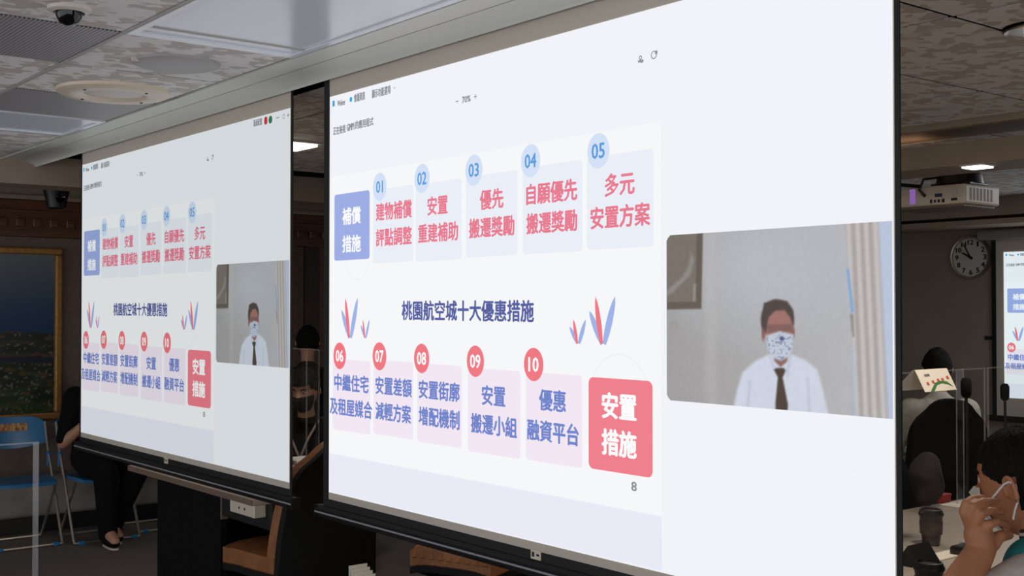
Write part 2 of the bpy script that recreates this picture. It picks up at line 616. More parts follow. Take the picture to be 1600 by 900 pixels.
# black hanging camera near the end wall
p = onY(88, 310, 7.95)
t = thing('ceiling_camera', 'black camera hanging from the ceiling beyond the beam', 'camera', (p.x, p.y, CEIL))
r = .085
top = onY(88, 289, 7.95).z
B().box(p.x - .03, p.x + .03, p.y - .03, p.y + .03, top, CEIL + .03).build('bracket', M['blackp'], t)
B().lathe([(.088, 0), (.090, -.02), (.080, -.055), (.066, -.11), (.060, -.155), (.04, -.165), (0, -.166)], (p.x, p.y, top + .005), 20).build('body', M['blackp'], t, True)
B().lathe([(.032, -.075), (.03, -.088), (.02, -.082), (0, -.082)], (p.x + .0, p.y, top - .09), 20, 'y').build('lens', M['lens'], t, True)

# ================================================================== PROJECTION SCREENS
XS = 2.22
YN0, YN1 = 1.467, 3.862            # picture of the near screen
ZL0, ZL1 = .9145, 2.3835
PW, PH = YN1 - YN0, ZL1 - ZL0
# slide geometry in local coordinates: origin at picture's lower left (seen from the room), +Y_local -> away... use (u,v) metres


def uv(x, y):
    q = onX(x, y, XS)
    return (YN1 - q.y, q.z - ZL0)      # u to the right as seen, v up


def V(u, v, layer):
    return (-.0005 * layer, -u, v)     # local picture frame: x towards the room, y = -u


class Print:
    """flat shapes of one colour of the projected picture"""
    def __init__(s):
        s.v = []; s.f = []

    def poly(s, pts, layer):
        n = len(s.v)
        s.v += [V(u, v, layer) for u, v in pts]
        s.f.append(tuple(range(n, n + len(pts))))

    def rect(s, u0, u1, v0, v1, layer, r=0):
        if r == 0:
            return s.poly([(u0, v0), (u1, v0), (u1, v1), (u0, v1)], layer)
        pts = []
        for (cu, cv, a0) in ((u1 - r, v1 - r, 0), (u0 + r, v1 - r, 90), (u0 + r, v0 + r, 180), (u1 - r, v0 + r, 270)):
            for k in range(6):
                a = math.radians(a0 + 18 * k)
                pts.append((cu + r * math.cos(a), cv + r * math.sin(a)))
        s.poly(pts, layer)

    def disc(s, u, v, ru, rv, layer, n=40):
        s.poly([(u + ru * math.cos(2 * math.pi * k / n), v + rv * math.sin(2 * math.pi * k / n)) for k in range(n)], layer)

    def ring(s, u, v, ru, rv, wd, layer, n=48, a0=0, a1=360):
        for k in range(n):
            a = math.radians(a0 + (a1 - a0) * k / n); b = math.radians(a0 + (a1 - a0) * (k + 1) / n)
            s.poly([(u + ru * math.cos(a), v + rv * math.sin(a)), (u + ru * math.cos(b), v + rv * math.sin(b)),
                    (u + (ru - wd) * math.cos(b), v + (rv - wd) * math.sin(b)), (u + (ru - wd) * math.cos(a), v + (rv - wd) * math.sin(a))], layer)

    def leaf(s, u0, v0, u1, v1, wd, layer):
        d = Vector((u1 - u0, v1 - v0)); L = d.length; d /= L; nrm = Vector((-d.y, d.x))
        pts = []
        for side in (1, -1):
            for k in range(9):
                t = k / 8 if side == 1 else 1 - k / 8
                wv = wd * (math.sin(math.pi * min(1, .18 + t * .82)) ** .7 if t < 1 else 0)
                wv = wd * max(0, math.sin(math.pi * (.12 + .88 * t))) ** .6
                q = Vector((u0, v0)) + d * (L * t) + nrm * (side * wv)
                pts.append((q.x, q.y))
        s.poly(pts, layer)

    def text(s, body, u, v, wd, ht, layer, bold=.0):
        cu = bpy.data.curves.new('lettering', 'FONT')
        cu.body = body
        cu.resolution_u = 2
        o = bpy.data.objects.new('lettering', cu)
        COL.objects.link(o)
        dg = bpy.context.evaluated_depsgraph_get()
        me = bpy.data.meshes.new_from_object(o.evaluated_get(dg))
        bpy.data.objects.remove(o)
        bpy.data.curves.remove(cu)
        co = np.zeros(len(me.vertices) * 3)
        me.vertices.foreach_get('co', co)
        co = co.reshape(-1, 3)[:, :2]
        lo, hi = co.min(0), co.max(0)
        sc = np.array([wd / (hi[0] - lo[0]), ht / (hi[1] - lo[1])])
        co = (co - (lo + hi) / 2) * sc
        offs = [(0, 0)] if not bold else [(-bold, 0), (bold, 0), (0, bold * .7), (0, -bold * .7)]
        fs = [tuple(p.vertices) for p in me.polygons]
        for i, (du, dv) in enumerate(offs):
            n = len(s.v)
            s.v += [V(u + a + du, v + b + dv, layer + .04 * i) for a, b in co]
            s.f += [tuple(k + n for k in f) for f in fs]
        bpy.data.meshes.remove(me)

    def obj(s, name, m, parent):
        me = bpy.data.meshes.new(name)
        me.from_pydata(s.v, [], s.f)
        me.materials.append(m)
        return link(name, me, parent)


def pt(x, y):
    return uv(x, y)


PR = []


def pr(k, name=None):
    """a new flat print piece of colour k"""
    q_ = Print()
    PR.append((k, name or KIND[k], q_))
    return q_


KIND = dict(background='projected_picture', slide_page='slide_page', page_foot='slide_foot', card_blue='pale_blue_card', card_pink='pale_pink_card', box_blue='blue_title_box',
            box_red='red_title_box', bubble_blue='blue_number_bubble', bubble_red='red_number_bubble', text_red='red_lettering', text_navy='navy_headline', text_blue='blue_lettering',
            text_sky='blue_numeral', text_white='white_lettering', text_grey='grey_lettering', leaf_blue='blue_leaf', icon_blue='blue_icon', icon_red='red_icon',
            icon_green='green_icon', circle_line='faint_circle')
COLS = dict(background=(241, 243, 248), slide_page=(246, 247, 249), page_foot=(233, 234, 246), card_blue=(234, 239, 247), card_pink=(242, 231, 243),
            box_blue=(158, 174, 228), box_red=(240, 128, 142), bubble_blue=(212, 225, 246), bubble_red=(240, 122, 132), text_red=(232, 124, 145),
            text_navy=(88, 98, 160), text_blue=(114, 134, 204), text_sky=(92, 158, 220), text_white=(252, 252, 253), text_grey=(142, 146, 150),
            leaf_blue=(160, 180, 232), icon_blue=(54, 160, 220), icon_red=(214, 60, 70), icon_green=(50, 130, 90), circle_line=(238, 239, 243))
pr('background').rect(0, PW, 0, PH, 0)
u1, v1 = pt(1033, 190); u0_, v0_ = pt(1033, 806)
pr('slide_page').rect(.004, u1, v0_, v1, 1)
pr('page_foot').rect(.004, u1, .004, v0_ - .002, 1)


def card(key, x0, x1, xr, yt, yb, layer=2, r=.012):
    ua, _ = pt(x0, yt); ub, _ = pt(x1, yt)
    _, vt = pt(xr, yt); _, vb = pt(xr, yb)
    pr(key).rect(ua, ub, vb, vt, layer, r)


card('box_blue', 523, 578, 523, 304.8, 407.6)
for a in [(583.6, 646.3, 646.3, 288.3, 408.2), (650, 721.4, 721.4, 278.8, 405.3), (728.6, 809, 809, 265.3, 398), (817.2, 910.3, 910.3, 249.4, 392.4), (917.5, 1021.5, 1021.5, 232, 385)]:
    card('card_blue', *a)
for a in [(520, 579, 579, 564.4, 679.6), (584, 646, 646, 566, 687), (652.5, 722, 722, 572, 700.7), (731.5, 813.3, 813.3, 580, 717.4), (822, 909.8, 909.8, 587, 731.8)]:
    card('card_pink', *a)
card('box_red', 920, 1020, 1020, 595.6, 747, r=.018)
RU, RV = .01865 * PW, .0333 * PH
for k, (x, y) in enumerate([(593.8, 292), (659.9, 279), (741, 265.8), (829.6, 251.4), (935.4, 235.8)]):
    u, v = pt(x, y)
    pr('bubble_blue').disc(u, v, RU, RV, 3)
    pr('text_sky').text('0%d' % (k + 1), u, v, RU * (.95 if k == 0 else 1.15), RV * .85, 4, .0014)
for k, (x, y) in enumerate([(531.2, 556), (593.4, 556.7), (659.3, 560), (743.3, 564.4), (834.3, 569.5)]):
    u, v = pt(x, y)
    pr('bubble_red').disc(u, v, RU, RV, 3)
    pr('text_white').text(['06', '07', '08', '09', '10'][k], u, v, RU * (1.0 if k == 4 else 1.15), RV * .85, 4, .0016)
TH = .041 * PH


def word(key, body, x0, x1, y, h=TH, bold=.0022):
    ua, _ = pt(x0, y); ub, _ = pt(x1, y)
    _, v = pt((x0 + x1) / 2, y)
    pr(key).text(body, (ua + ub) / 2, v, ub - ua, h, 4, bold)


for a in [('text_white', '補償', 536, 564, 337), ('text_white', '措施', 536, 564, 380.7), ('text_red', '建物補償', 588.5, 643.7, 328.7), ('text_red', '評點調整', 588.5, 643.7, 369.5),
          ('text_red', '安置', 669, 699.8, 320.7), ('text_red', '重建補助', 654.4, 716, 363), ('text_red', '優先', 751, 787, 311), ('text_red', '搬遷獎勵', 734, 804, 354.5),
          ('text_red', '自願優先', 823.6, 902.2, 300), ('text_red', '搬遷獎勵', 823.6, 902.2, 346.8), ('text_red', '多元', 946.4, 991.8, 287.5), ('text_red', '安置方案', 924, 1016, 337.5),
          ('text_blue', '中繼住宅', 523.4, 576.3, 598.7), ('text_blue', '及租屋媒合', 516.5, 582, 637.5), ('text_blue', '安置差額', 587.8, 643.8, 604.3), ('text_blue', '減輕方案', 587.8, 642.6, 644.7),
          ('text_blue', '安置街廓', 655.3, 718.4, 610.5), ('text_blue', '增配機制', 655.3, 718.4, 653), ('text_blue', '安置', 754, 790, 618.5), ('text_blue', '搬遷小組', 737, 808, 664.5),
          ('text_blue', '優惠', 843.6, 884.5, 626), ('text_blue', '融資平台', 825, 904.7, 675.3)]:
    word(*a)
word('text_white', '安置', 941.7, 994.6, 635, .047 * PH, .003)
word('text_white', '措施', 941.7, 994.6, 692.8, .047 * PH, .003)
word('text_navy', '桃園航空城十大優惠措施', 629, 834.5, 485.5, .044 * PH)
word('text_grey', '8', 987.5, 995.5, 760, .0165 * PH, .0012)
# leaf ornaments
for (x0, x1, yt, yb) in [(533, 560, 465, 527.5), (563.5, 578, 499, 528), (889.5, 916.4, 499, 536.5), (920, 963, 463, 537)]:
    ua, va = pt(x0, yb); ub, _ = pt(x1, yb); _, vt = pt((x0 + x1) / 2, yt)
    c = (ua + ub) / 2; wv = ub - ua; h = vt - va
    pr('leaf_blue').leaf(c, va, ua + .03 * wv, va + h * .70, wv * .10, 2)
    pr('leaf_blue').leaf(c + .08 * wv, va, ub - .03 * wv, va + h, wv * .11, 2)
    pr('bubble_red', 'red_leaf').leaf(c - .02 * wv, va, ua + .26 * wv, va + h, wv * .09, 2.4)
u, v = pt(563, 408); pr('circle_line').ring(u - .02, v + .02, .085, .085, .003, 1.5, 40, 190, 350)
u, v = pt(968, 620); pr('circle_line').ring(u, v, .115, .115, .003, 1.5, 40, 20, 160)
# window bar
def small(body, x0, x1, y, h, key='text_grey', bold=.0012):
    word(key, body, x0, x1, y, h, bold)


hh = .017 * PH
u, v = pt(522, 162); pr('icon_blue').rect(u - .008, u + .008, v - .011, v + .011, 4, .004)
small('Webex', 528, 540, 160.5, hh * .85)
u, v = pt(549, 155.5); pr('icon_blue').disc(u, v, .009, .0095, 4)
small('會議資訊', 554, 571, 151.5, hh * 1.2)
small('顯示功能選項', 582, 611, 143.5, hh * 1.2)
u, v = pt(617, 137); pr('text_grey').poly([(u - .008, v + .004), (u, v - .005), (u + .008, v + .004), (u, v - .001)], 4)
small('70%', 723, 736, 155, hh * .8)
u, v = pt(715, 158.5); pr('text_grey').rect(u - .008, u + .008, v - .0015, v + .0015, 4)
u, v = pt(743.5, 151); g_ = pr('text_grey', 'plus_icon'); g_.poly([(u - .008, v - .0015), (u - .0015, v - .0015), (u - .0015, v - .008), (u + .0015, v - .008), (u + .0015, v - .0015), (u + .008, v - .0015), (u + .008, v + .0015), (u + .0015, v + .0015), (u + .0015, v + .008), (u - .0015, v + .008), (u - .0015, v + .0015), (u - .008, v + .0015)], 4)
small('正在檢視', 521.5, 540.5, 203, hh * 1.2)
small('GMP1', 543, 554, 198.5, hh * 1.0, bold=.002)
small('的應用程式', 556, 584, 192.5, hh * 1.2)
u, v = pt(1001.5, 92); g_ = pr('text_grey', 'person_icon'); g_.ring(u, v + .003, .006, .006, .003, 4, 14); g_.rect(u - .009, u + .001, v - .009, v - .003, 4); g_.rect(u, u + .011, v - .011, v - .003, 4)
u, v = pt(1022.5, 86); g_ = pr('text_grey', 'chat_icon'); g_.ring(u, v, .011, .011, .003, 4, 16); g_.rect(u + .004, u + .013, v + .001, v + .010, 4)
# right end of the window bar: measured on the far screen (2.70 m further along)
DY = 2.703


def uvf(x, y):
    q = onX(x, y, XS)
    return (YN1 + DY - q.y, q.z - ZL0)


ua, v = uvf(397, 193); ub, _ = uvf(410, 190)
pr('text_grey').text('版面配置', (ua + ub) / 2, v, ub - ua, hh * 1.1, 4, .001)
u, v = uvf(416, 188.5); pr('icon_red').rect(u - .014, u + .014, v - .016, v + .016, 4, .01)
u, v = uvf(423.2, 187); pr('icon_green').disc(u, v, .016, .016, 4)
u, v = uvf(434.5, 184); pr('text_grey').rect(u - .012, u + .012, v - .002, v + .002, 4)
u, v = uvf(444, 182); pr('text_grey').ring(u, v, .012, .012, .003, 4, 4, 45, 405)
u, v = uvf(451, 180); pr('text_grey', 'close_icon').poly([(u - .009, v - .002), (u - .002, v - .002), (u - .002, v - .009), (u + .002, v - .009), (u + .002, v - .002), (u + .009, v - .002), (u + .009, v + .002), (u + .002, v + .002), (u + .002, v + .009), (u - .002, v + .009), (u - .002, v + .002), (u - .009, v + .002)], 4)

# --- the video call window: a painted grid
ul, vt = pt(1042, 368); _, vb = pt(1042, 625)
ur = PW - .003
NU, NV = 230, 170
uu, vv = np.meshgrid(np.linspace(ul, ur, NU), np.linspace(vb, vt, NV))
# painting coordinates: photo pixels seen on the near screen
Rinv = np.array(_R.transposed())
wx = np.stack([np.full_like(uu, XS), YN1 - uu, ZL0 + vv - CAMH], -1) @ Rinv.T
px = CX + FPX * wx[..., 0] / -wx[..., 2]
py = CY - FPX * wx[..., 1] / -wx[..., 2]
A = (px - 1030) * 2.646
Bq = (py - 330) * 2.646


def ss(d, w=6.0):
    return np.clip(.5 - d / (2 * w), 0, 1)


def polysd(pts, x=None, y=None):
    x = A if x is None else x; y = Bq if y is None else y
    d = np.full(x.shape, 1e9); ins = np.zeros(x.shape, bool)
    n = len(pts)
    for i in range(n):
        x0, y0 = pts[i]; x1, y1 = pts[(i + 1) % n]
        ex, ey = x1 - x0, y1 - y0
        t = np.clip(((x - x0) * ex + (y - y0) * ey) / (ex * ex + ey * ey), 0, 1)
        d = np.minimum(d, np.hypot(x - x0 - t * ex, y - y0 - t * ey))
        c = ((y0 > y) != (y1 > y)) & (x < (x1 - x0) * (y - y0) / ((y1 - y0) + 1e-9) + x0)
        ins ^= c
    return np.where(ins, -d, d)


def ellsd(cx, cy, rx, ry):
    k = np.hypot((A - cx) / rx, (Bq - cy) / ry)
    return (k - 1) * min(rx, ry)


def blend(img, mask, c):
    return img * (1 - mask[..., None]) + mask[..., None] * np.array(c, float)


def noise2(shape, cells, seed):
    r = np.random.default_rng(seed)
    g = r.random((cells[1] + 2, cells[0] + 2))
    y = np.linspace(0, cells[1], shape[0]); x = np.linspace(0, cells[0], shape[1])
    yi = y.astype(int); xi = x.astype(int)
    fy = (y - yi)[:, None]; fx = (x - xi)[None]
    fy = fy * fy * (3 - 2 * fy); fx = fx * fx * (3 - 2 * fx)
    return (g[yi][:, xi] * (1 - fx) + g[yi][:, xi + 1] * fx) * (1 - fy) + (g[yi + 1][:, xi] * (1 - fx) + g[yi + 1][:, xi + 1] * fx) * fy


tt = np.clip((A - 30) / 740, 0, 1)[..., None]
img = np.array((160, 158, 158.)) * (1 - tt) + np.array((181, 180, 182.)) * tt
img = blend(img, ss(ellsd(480, 230, 340, 240), 160), (181, 184, 191))
img = blend(img, ss(np.abs(A - 215) - 22, 14) * .35, (190, 187, 184))
img = blend(img, ss(polysd([(-50, 0), (184, 0), (176, 404), (-50, 408)]), 4), (104, 95, 89))
img = blend(img, ss(polysd([(-50, 0), (158, 0), (152, 374), (-50, 378)]), 4), (122, 114, 107))
img = blend(img, ss(polysd([(132, 170), (146, 200), (130, 262), (60, 335), (30, 350), (30, 330), (95, 275), (124, 225)]), 8) * .8, (150, 146, 142))
img = blend(img, ss(polysd([(142, 300), (154, 300), (152, 372), (140, 372)]), 4) * .7, (158, 152, 146))
img = blend(img, ss(polysd([(42, 455), (78, 455), (78, 485), (42, 485)]), 5) * .5, (156, 152, 150))
# curtain
cur = ss(polysd([(765, 0), (1100, 0), (1100, 900), (805, 900), (800, 430)]), 4)
xs_ = A - (Bq - 60) * .045
st = .5 + .5 * np.sin((xs_ - 770) * .16 + .6 * np.sin(xs_ * .03))
cc = np.array((168, 161, 159.)) * (1 - st[..., None]) + np.array((196, 191, 191.)) * st[..., None]
img = img * (1 - cur[..., None]) + cc * cur[..., None]
img = blend(img, ss(polysd([(905, 0), (1100, 0), (1100, 900), (950, 900)]), 8), (186, 196, 216))
img = blend(img, ss(polysd([(776, 240), (786, 240), (806, 415), (796, 420)]), 4), (122, 166, 214))
img = blend(img, ss(polysd([(790, 425), (804, 425), (808, 520), (800, 520)]), 4) * .7, (128, 122, 122))
img = blend(img, ss(polysd([(798, 560), (806, 560), (820, 860), (806, 860)]), 4) * .7, (170, 188, 212))
# man
shirt = polysd([(300, 860), (322, 745), (345, 668), (395, 622), (455, 592), (545, 590), (610, 618), (655, 655), (676, 730), (706, 860)])
img = blend(img, ss(shirt, 7), (205, 211, 224))
for l in ([(372, 700), (380, 700), (372, 830), (362, 830)], [(612, 690), (618, 690), (628, 830), (618, 830)], [(455, 600), (463, 596), (486, 660), (478, 668)], [(540, 596), (548, 600), (534, 690), (524, 668)]):
    img = blend(img, ss(polysd(l), 6) * .6, (176, 184, 202))
img = blend(img, ss(polysd([(468, 560), (540, 560), (530, 622), (503, 645), (478, 620)]), 5), (140, 108, 100))
img = blend(img, ss(ellsd(490, 445, 68, 78), 6), (84, 74, 70))
img = blend(img, ss(ellsd(498, 490, 56, 92), 5), (158, 116, 108))
img = blend(img, ss(polysd([(424, 470), (434, 380), (480, 364), (530, 372), (556, 410), (558, 470), (545, 440), (520, 408), (480, 412), (452, 440), (443, 500), (430, 520)]), 5), (84, 74, 70))
img = blend(img, ss(ellsd(432, 510, 7, 24), 4), (140, 100, 92))
img = blend(img, ss(ellsd(556, 500, 6, 22), 4), (140, 100, 92))
img = blend(img, ss(polysd([(448, 470), (552, 466), (552, 496), (448, 502)]), 6) * .6, (112, 88, 90))
mk = polysd([(446, 514), (500, 496), (556, 510), (554, 560), (540, 600), (505, 618), (470, 605), (450, 570)])
img = blend(img, ss(mk, 5), (192, 200, 214))
nz = noise2(uu.shape, (130, 100), 3)
img = blend(img, ss(mk, 5) * np.clip((nz - .62) * 5, 0, .7), (120, 130, 160))
img = blend(img, ss(ellsd(508, 526, 10, 9), 4), (84, 92, 130))
img = blend(img, ss(polysd([(476, 655), (486, 648), (516, 648), (524, 658), (512, 688), (534, 800), (530, 860), (482, 860), (482, 790), (492, 688)]), 4), (82, 72, 64))
img += (noise2(uu.shape, (110, 80), 5)[..., None] - .5) * 5
lincol = np.where(img / 255 <= .04045, img / 255 / 12.92, ((np.clip(img, 0, 255) / 255 + .055) / 1.055) ** 2.4)
# rounded corners on the left
inside = np.ones((NV - 1, NU - 1), bool)
cu_ = (uu[:-1, :-1] + uu[1:, 1:]) / 2; cv_ = (vv[:-1, :-1] + vv[1:, 1:]) / 2
rr = .02
for cv0, sgn in ((vt - rr, 1), (vb + rr, -1)):
    bad = (cu_ < ul + rr) & (sgn * (cv_ - cv0) > 0) & (np.hypot(cu_ - ul - rr, cv_ - cv0) > rr)
    inside &= ~bad


def grid_mesh(name, pts, nv, nu, colors, m, keep=None):
    fs = [(j * nu + i, j * nu + i + 1, (j + 1) * nu + i + 1, (j + 1) * nu + i) for j in range(nv - 1) for i in range(nu - 1) if keep is None or keep[j, i]]
    me = bpy.data.meshes.new(name)
    me.from_pydata(pts, [], fs)
    at = me.color_attributes.new('paint', 'FLOAT_COLOR', 'POINT')
    c4 = np.concatenate([colors.reshape(-1, 3), np.ones((nu * nv, 1))], 1)
    at.data.foreach_set('color', c4.astype(np.float32).ravel())
    me.materials.append(m)
    return me


video_pts = [V(a, b, 2.5) for a, b in zip(uu.ravel(), vv.ravel())]

# build the printed meshes once per brightness
def picture(parent, s, tint, loc, scale=1.0, rz=0.0):
    base = None
    for k, nm, piece in PR:
        c = tuple(a * b for a, b in zip(COLS[k], tint))
        o = piece.obj(nm, glow('light_%s_%d' % (k, int(s * 100)), c, s), parent if base is None else base)
        if base is None:
            base = o
            o.location = loc
            o.scale = (scale, scale, scale)
            o.rotation_euler = (0, 0, rz)
    vm = link('video_window', grid_mesh('video_window', video_pts, NV, NU, lincol * np.array(tint) ** 2.2, vcol('light_video', s), inside), base)
    vm['label'] = 'video call window with a masked man in white shirt and dark tie'
    return base


def hanging_screen(label, dy, bl, br, s, tint, tagpx):
    y0, y1 = YN0 + dy, YN1 + dy
    t = thing('projection_screen', label, 'projection screen', (XS, (y0 + y1) / 2, ZL0 - .08), 'hanging projection screens')
    zt = CEIL + .10
    zb = ZL0 - .026
    B().box(XS + .001, XS + .004, y0 - .003, y1 + .003, zb, zt).build('screen_cloth', M['screen_cloth'], t)
    B().box(XS + .0005, XS + .0045, y1 + .003, y1 + bl, zb - .03, zt).box(XS + .0005, XS + .0045, y0 - br, y0 - .003, zb - .03, zt).box(XS + .0005, XS + .0045, y0 - .003, y1 + .003, zb - .03, zb).build('black_border', M['screen_black'], t)
    bar = [(XS - .016, zb - .062), (XS - .018, zb - .04), (XS - .008, zb - .028), (XS + .012, zb - .028), (XS + .022, zb - .04), (XS + .022, zb - .062), (XS + .012, zb - .074), (XS - .006, zb - .074)]
    b = B().prism(bar, 1, y0 - br - .03, y1 + bl + .03).build('bottom_bar', M['bar'], t)
    B().box(XS - .0205, XS - .017, y0 - br - .03, y1 + bl + .03, zb - .054, zb - .0485).build('bar_highlight_line', M['barhi'], b)  # highlight along the bar, put in as a paler strip
    for yy in (y0 - br - .034, y1 + bl + .03):
        B().box(XS - .018, XS + .022, yy, yy + .004, zb - .074, zb - .028).build('end_cap', M['blackp'], b)
    q = onX(*tagpx, XS)
    l = B().box(XS - .003, XS, q.y - .022, q.y + .022, zb - .024, zb + .004).build('maker_plate', M['ivory'], t)
    B().box(XS - .0036, XS - .003, q.y + .006, q.y + .016, zb - .017, zb - .003).box(XS - .0036, XS - .003, q.y - .016, q.y - .004, zb - .013, zb - .007).build('plate_marking', M['black'], l)
    picture(t, s, tint, (0, y1 - (y0 + y1) / 2, .08))
    return t


hanging_screen('large hanging projection screen with its end beside the seated man', 0, .043, .016, 1.0, (1, 1, 1), (838, 865))
hanging_screen('dimmer hanging projection screen above the long desk by the end wall', DY, .024, .018, .77, (.985, 1.0, .995), (260, 721))

# screen on the long wall
q0 = onX(1568, 394, XR - .05); q1 = onX(1568, 621, XR - .05)
ws = (q0.z - q1.z) / PH
t = thing('wall_screen', 'projection screen mounted on the wall beside the clock', 'projection screen', (XR - .05, q0.y, q1.z - .2))
hz0, hz1 = onX(1560, 375, XR - .06).z, onX(1560, 359.5, XR - .06).z
yl = onX(1549, 450, XR - .05).y
yr = q0.y - PW * ws - (yl - q0.y)
hy = onX(1531, 365, XR - .06).y
zb = onX(1550, 648, XR - .05).z
B().rbox(XR - .12, XR - .005, yr - .1, hy, hz0, hz1, .02).build('housing', mat('grey_housing', (150, 148, 148), .5), t)
B().box(XR - .046, XR - .04, yr + .03, yl - .04, zb, hz0 + .01).build('screen_cloth', M['screen_cloth'], t)
B().box(XR - .047, XR - .039, yl - .04, yl, zb, hz0 + .01).box(XR - .047, XR - .039, yr, yr + .03, zb, hz0 + .01).build('black_border', M['screen_black'], t)
B().rbox(XR - .065, XR - .03, yr - .04, yl + .04, zb - .05, zb, .008).build('bottom_bar', M['bar'], t)
picture(t, .92, (.96, 1.0, 1.0), (0.0, 0.0, .2), ws)

# ================================================================== END WALL: PAINTING, BENCH
pc = onY(97, 388, YE - .03)
zt = onY(60, 387, YE - .03).z; zbm = onY(80, 655, YE - .03).z
x1 = pc.x; x0 = x1 - 2.0; fw = .05
t = thing('landscape_picture', 'large gilt framed aerial landscape picture on the end wall', 'picture', ((x0 + x1) / 2, YE, zbm))
for (a, b, c, d) in [(x0, x1, zt - fw, zt), (x0, x1, zbm, zbm + fw), (x0, x0 + fw, zbm + fw, zt - fw), (x1 - fw, x1, zbm + fw, zt - fw)]:
    fr_ = B().rbox(a, b, YE - .05, YE, c, d, .012, 2).build('frame_side', M['gold'], t)
nu, nv = 220, 130
gx = np.linspace(x0 + fw, x1 - fw, nu); gz = np.linspace(zbm + fw, zt - fw, nv)
GX, GZ = np.meshgrid((gx - gx[0]) / (gx[-1] - gx[0]), (gz - gz[0]) / (gz[-1] - gz[0]))
hor = .60 - .10 * GX + .02 * (noise2(GX.shape, (30, 1), 8) - .5)
sky = np.clip((GZ - .70) / .3, 0, 1)[..., None]
im = np.array((54, 82, 112.)) * (1 - sky) + np.array((112, 116, 120.)) * sky
sea = np.clip((.74 - GZ) / .2, 0, 1)[..., None]
im = im * (1 - sea) + np.array((30, 62, 100.)) * sea
land = (GZ < hor)
n1 = noise2(GX.shape, (60, 70), 1); n2 = noise2(GX.shape, (18, 40), 2); n3 = noise2(GX.shape, (110, 90), 4)
dep = np.clip((hor - GZ) / .5, 0, 1)[..., None]
la = np.array((44, 48, 50.)) * (1 - dep) + np.array((44, 62, 30.)) * dep
la = la * (.55 + .8 * n2[..., None])
la = np.where((n3 > .82)[..., None], np.array((120, 116, 106.)), la)
la = np.where(((n1 > .74) & (n2 > .5))[..., None], np.array((92, 72, 46.)), la)
la = np.where((np.abs(GZ - hor + .13 + .03 * n2) < .012)[..., None], np.array((96, 62, 56.)), la)
la = np.where((np.abs(GZ - hor + .17) < .02)[..., None], np.array((36, 44, 62.)), la)
im = np.where(land[..., None], la, im)
imc = np.where(im / 255 <= .04045, im / 255 / 12.92, ((im / 255 + .055) / 1.055) ** 2.4)
o = link('picture_print', grid_mesh('picture_print', [(a - (x0 + x1) / 2, -.02, b - zbm) for b in gz for a in gx], nv, nu, imc, vcol('landscape_print', None, .35)), t)

t = thing('wall_bench', 'low grey upholstered bench running along the painting wall', 'bench', (3.2, YE - .2, 0))
zt1 = onY(100, 742, YE - .25).z
B().rbox(.6, 6.2, YE - .25, YE - .03, .115, zt1, .05, 3).build('cushion', M['greyfab'], t, True)
B().box(.6, 6.2, YE - .20, YE - .03, 0, .115).build('plinth', M['black'], t)

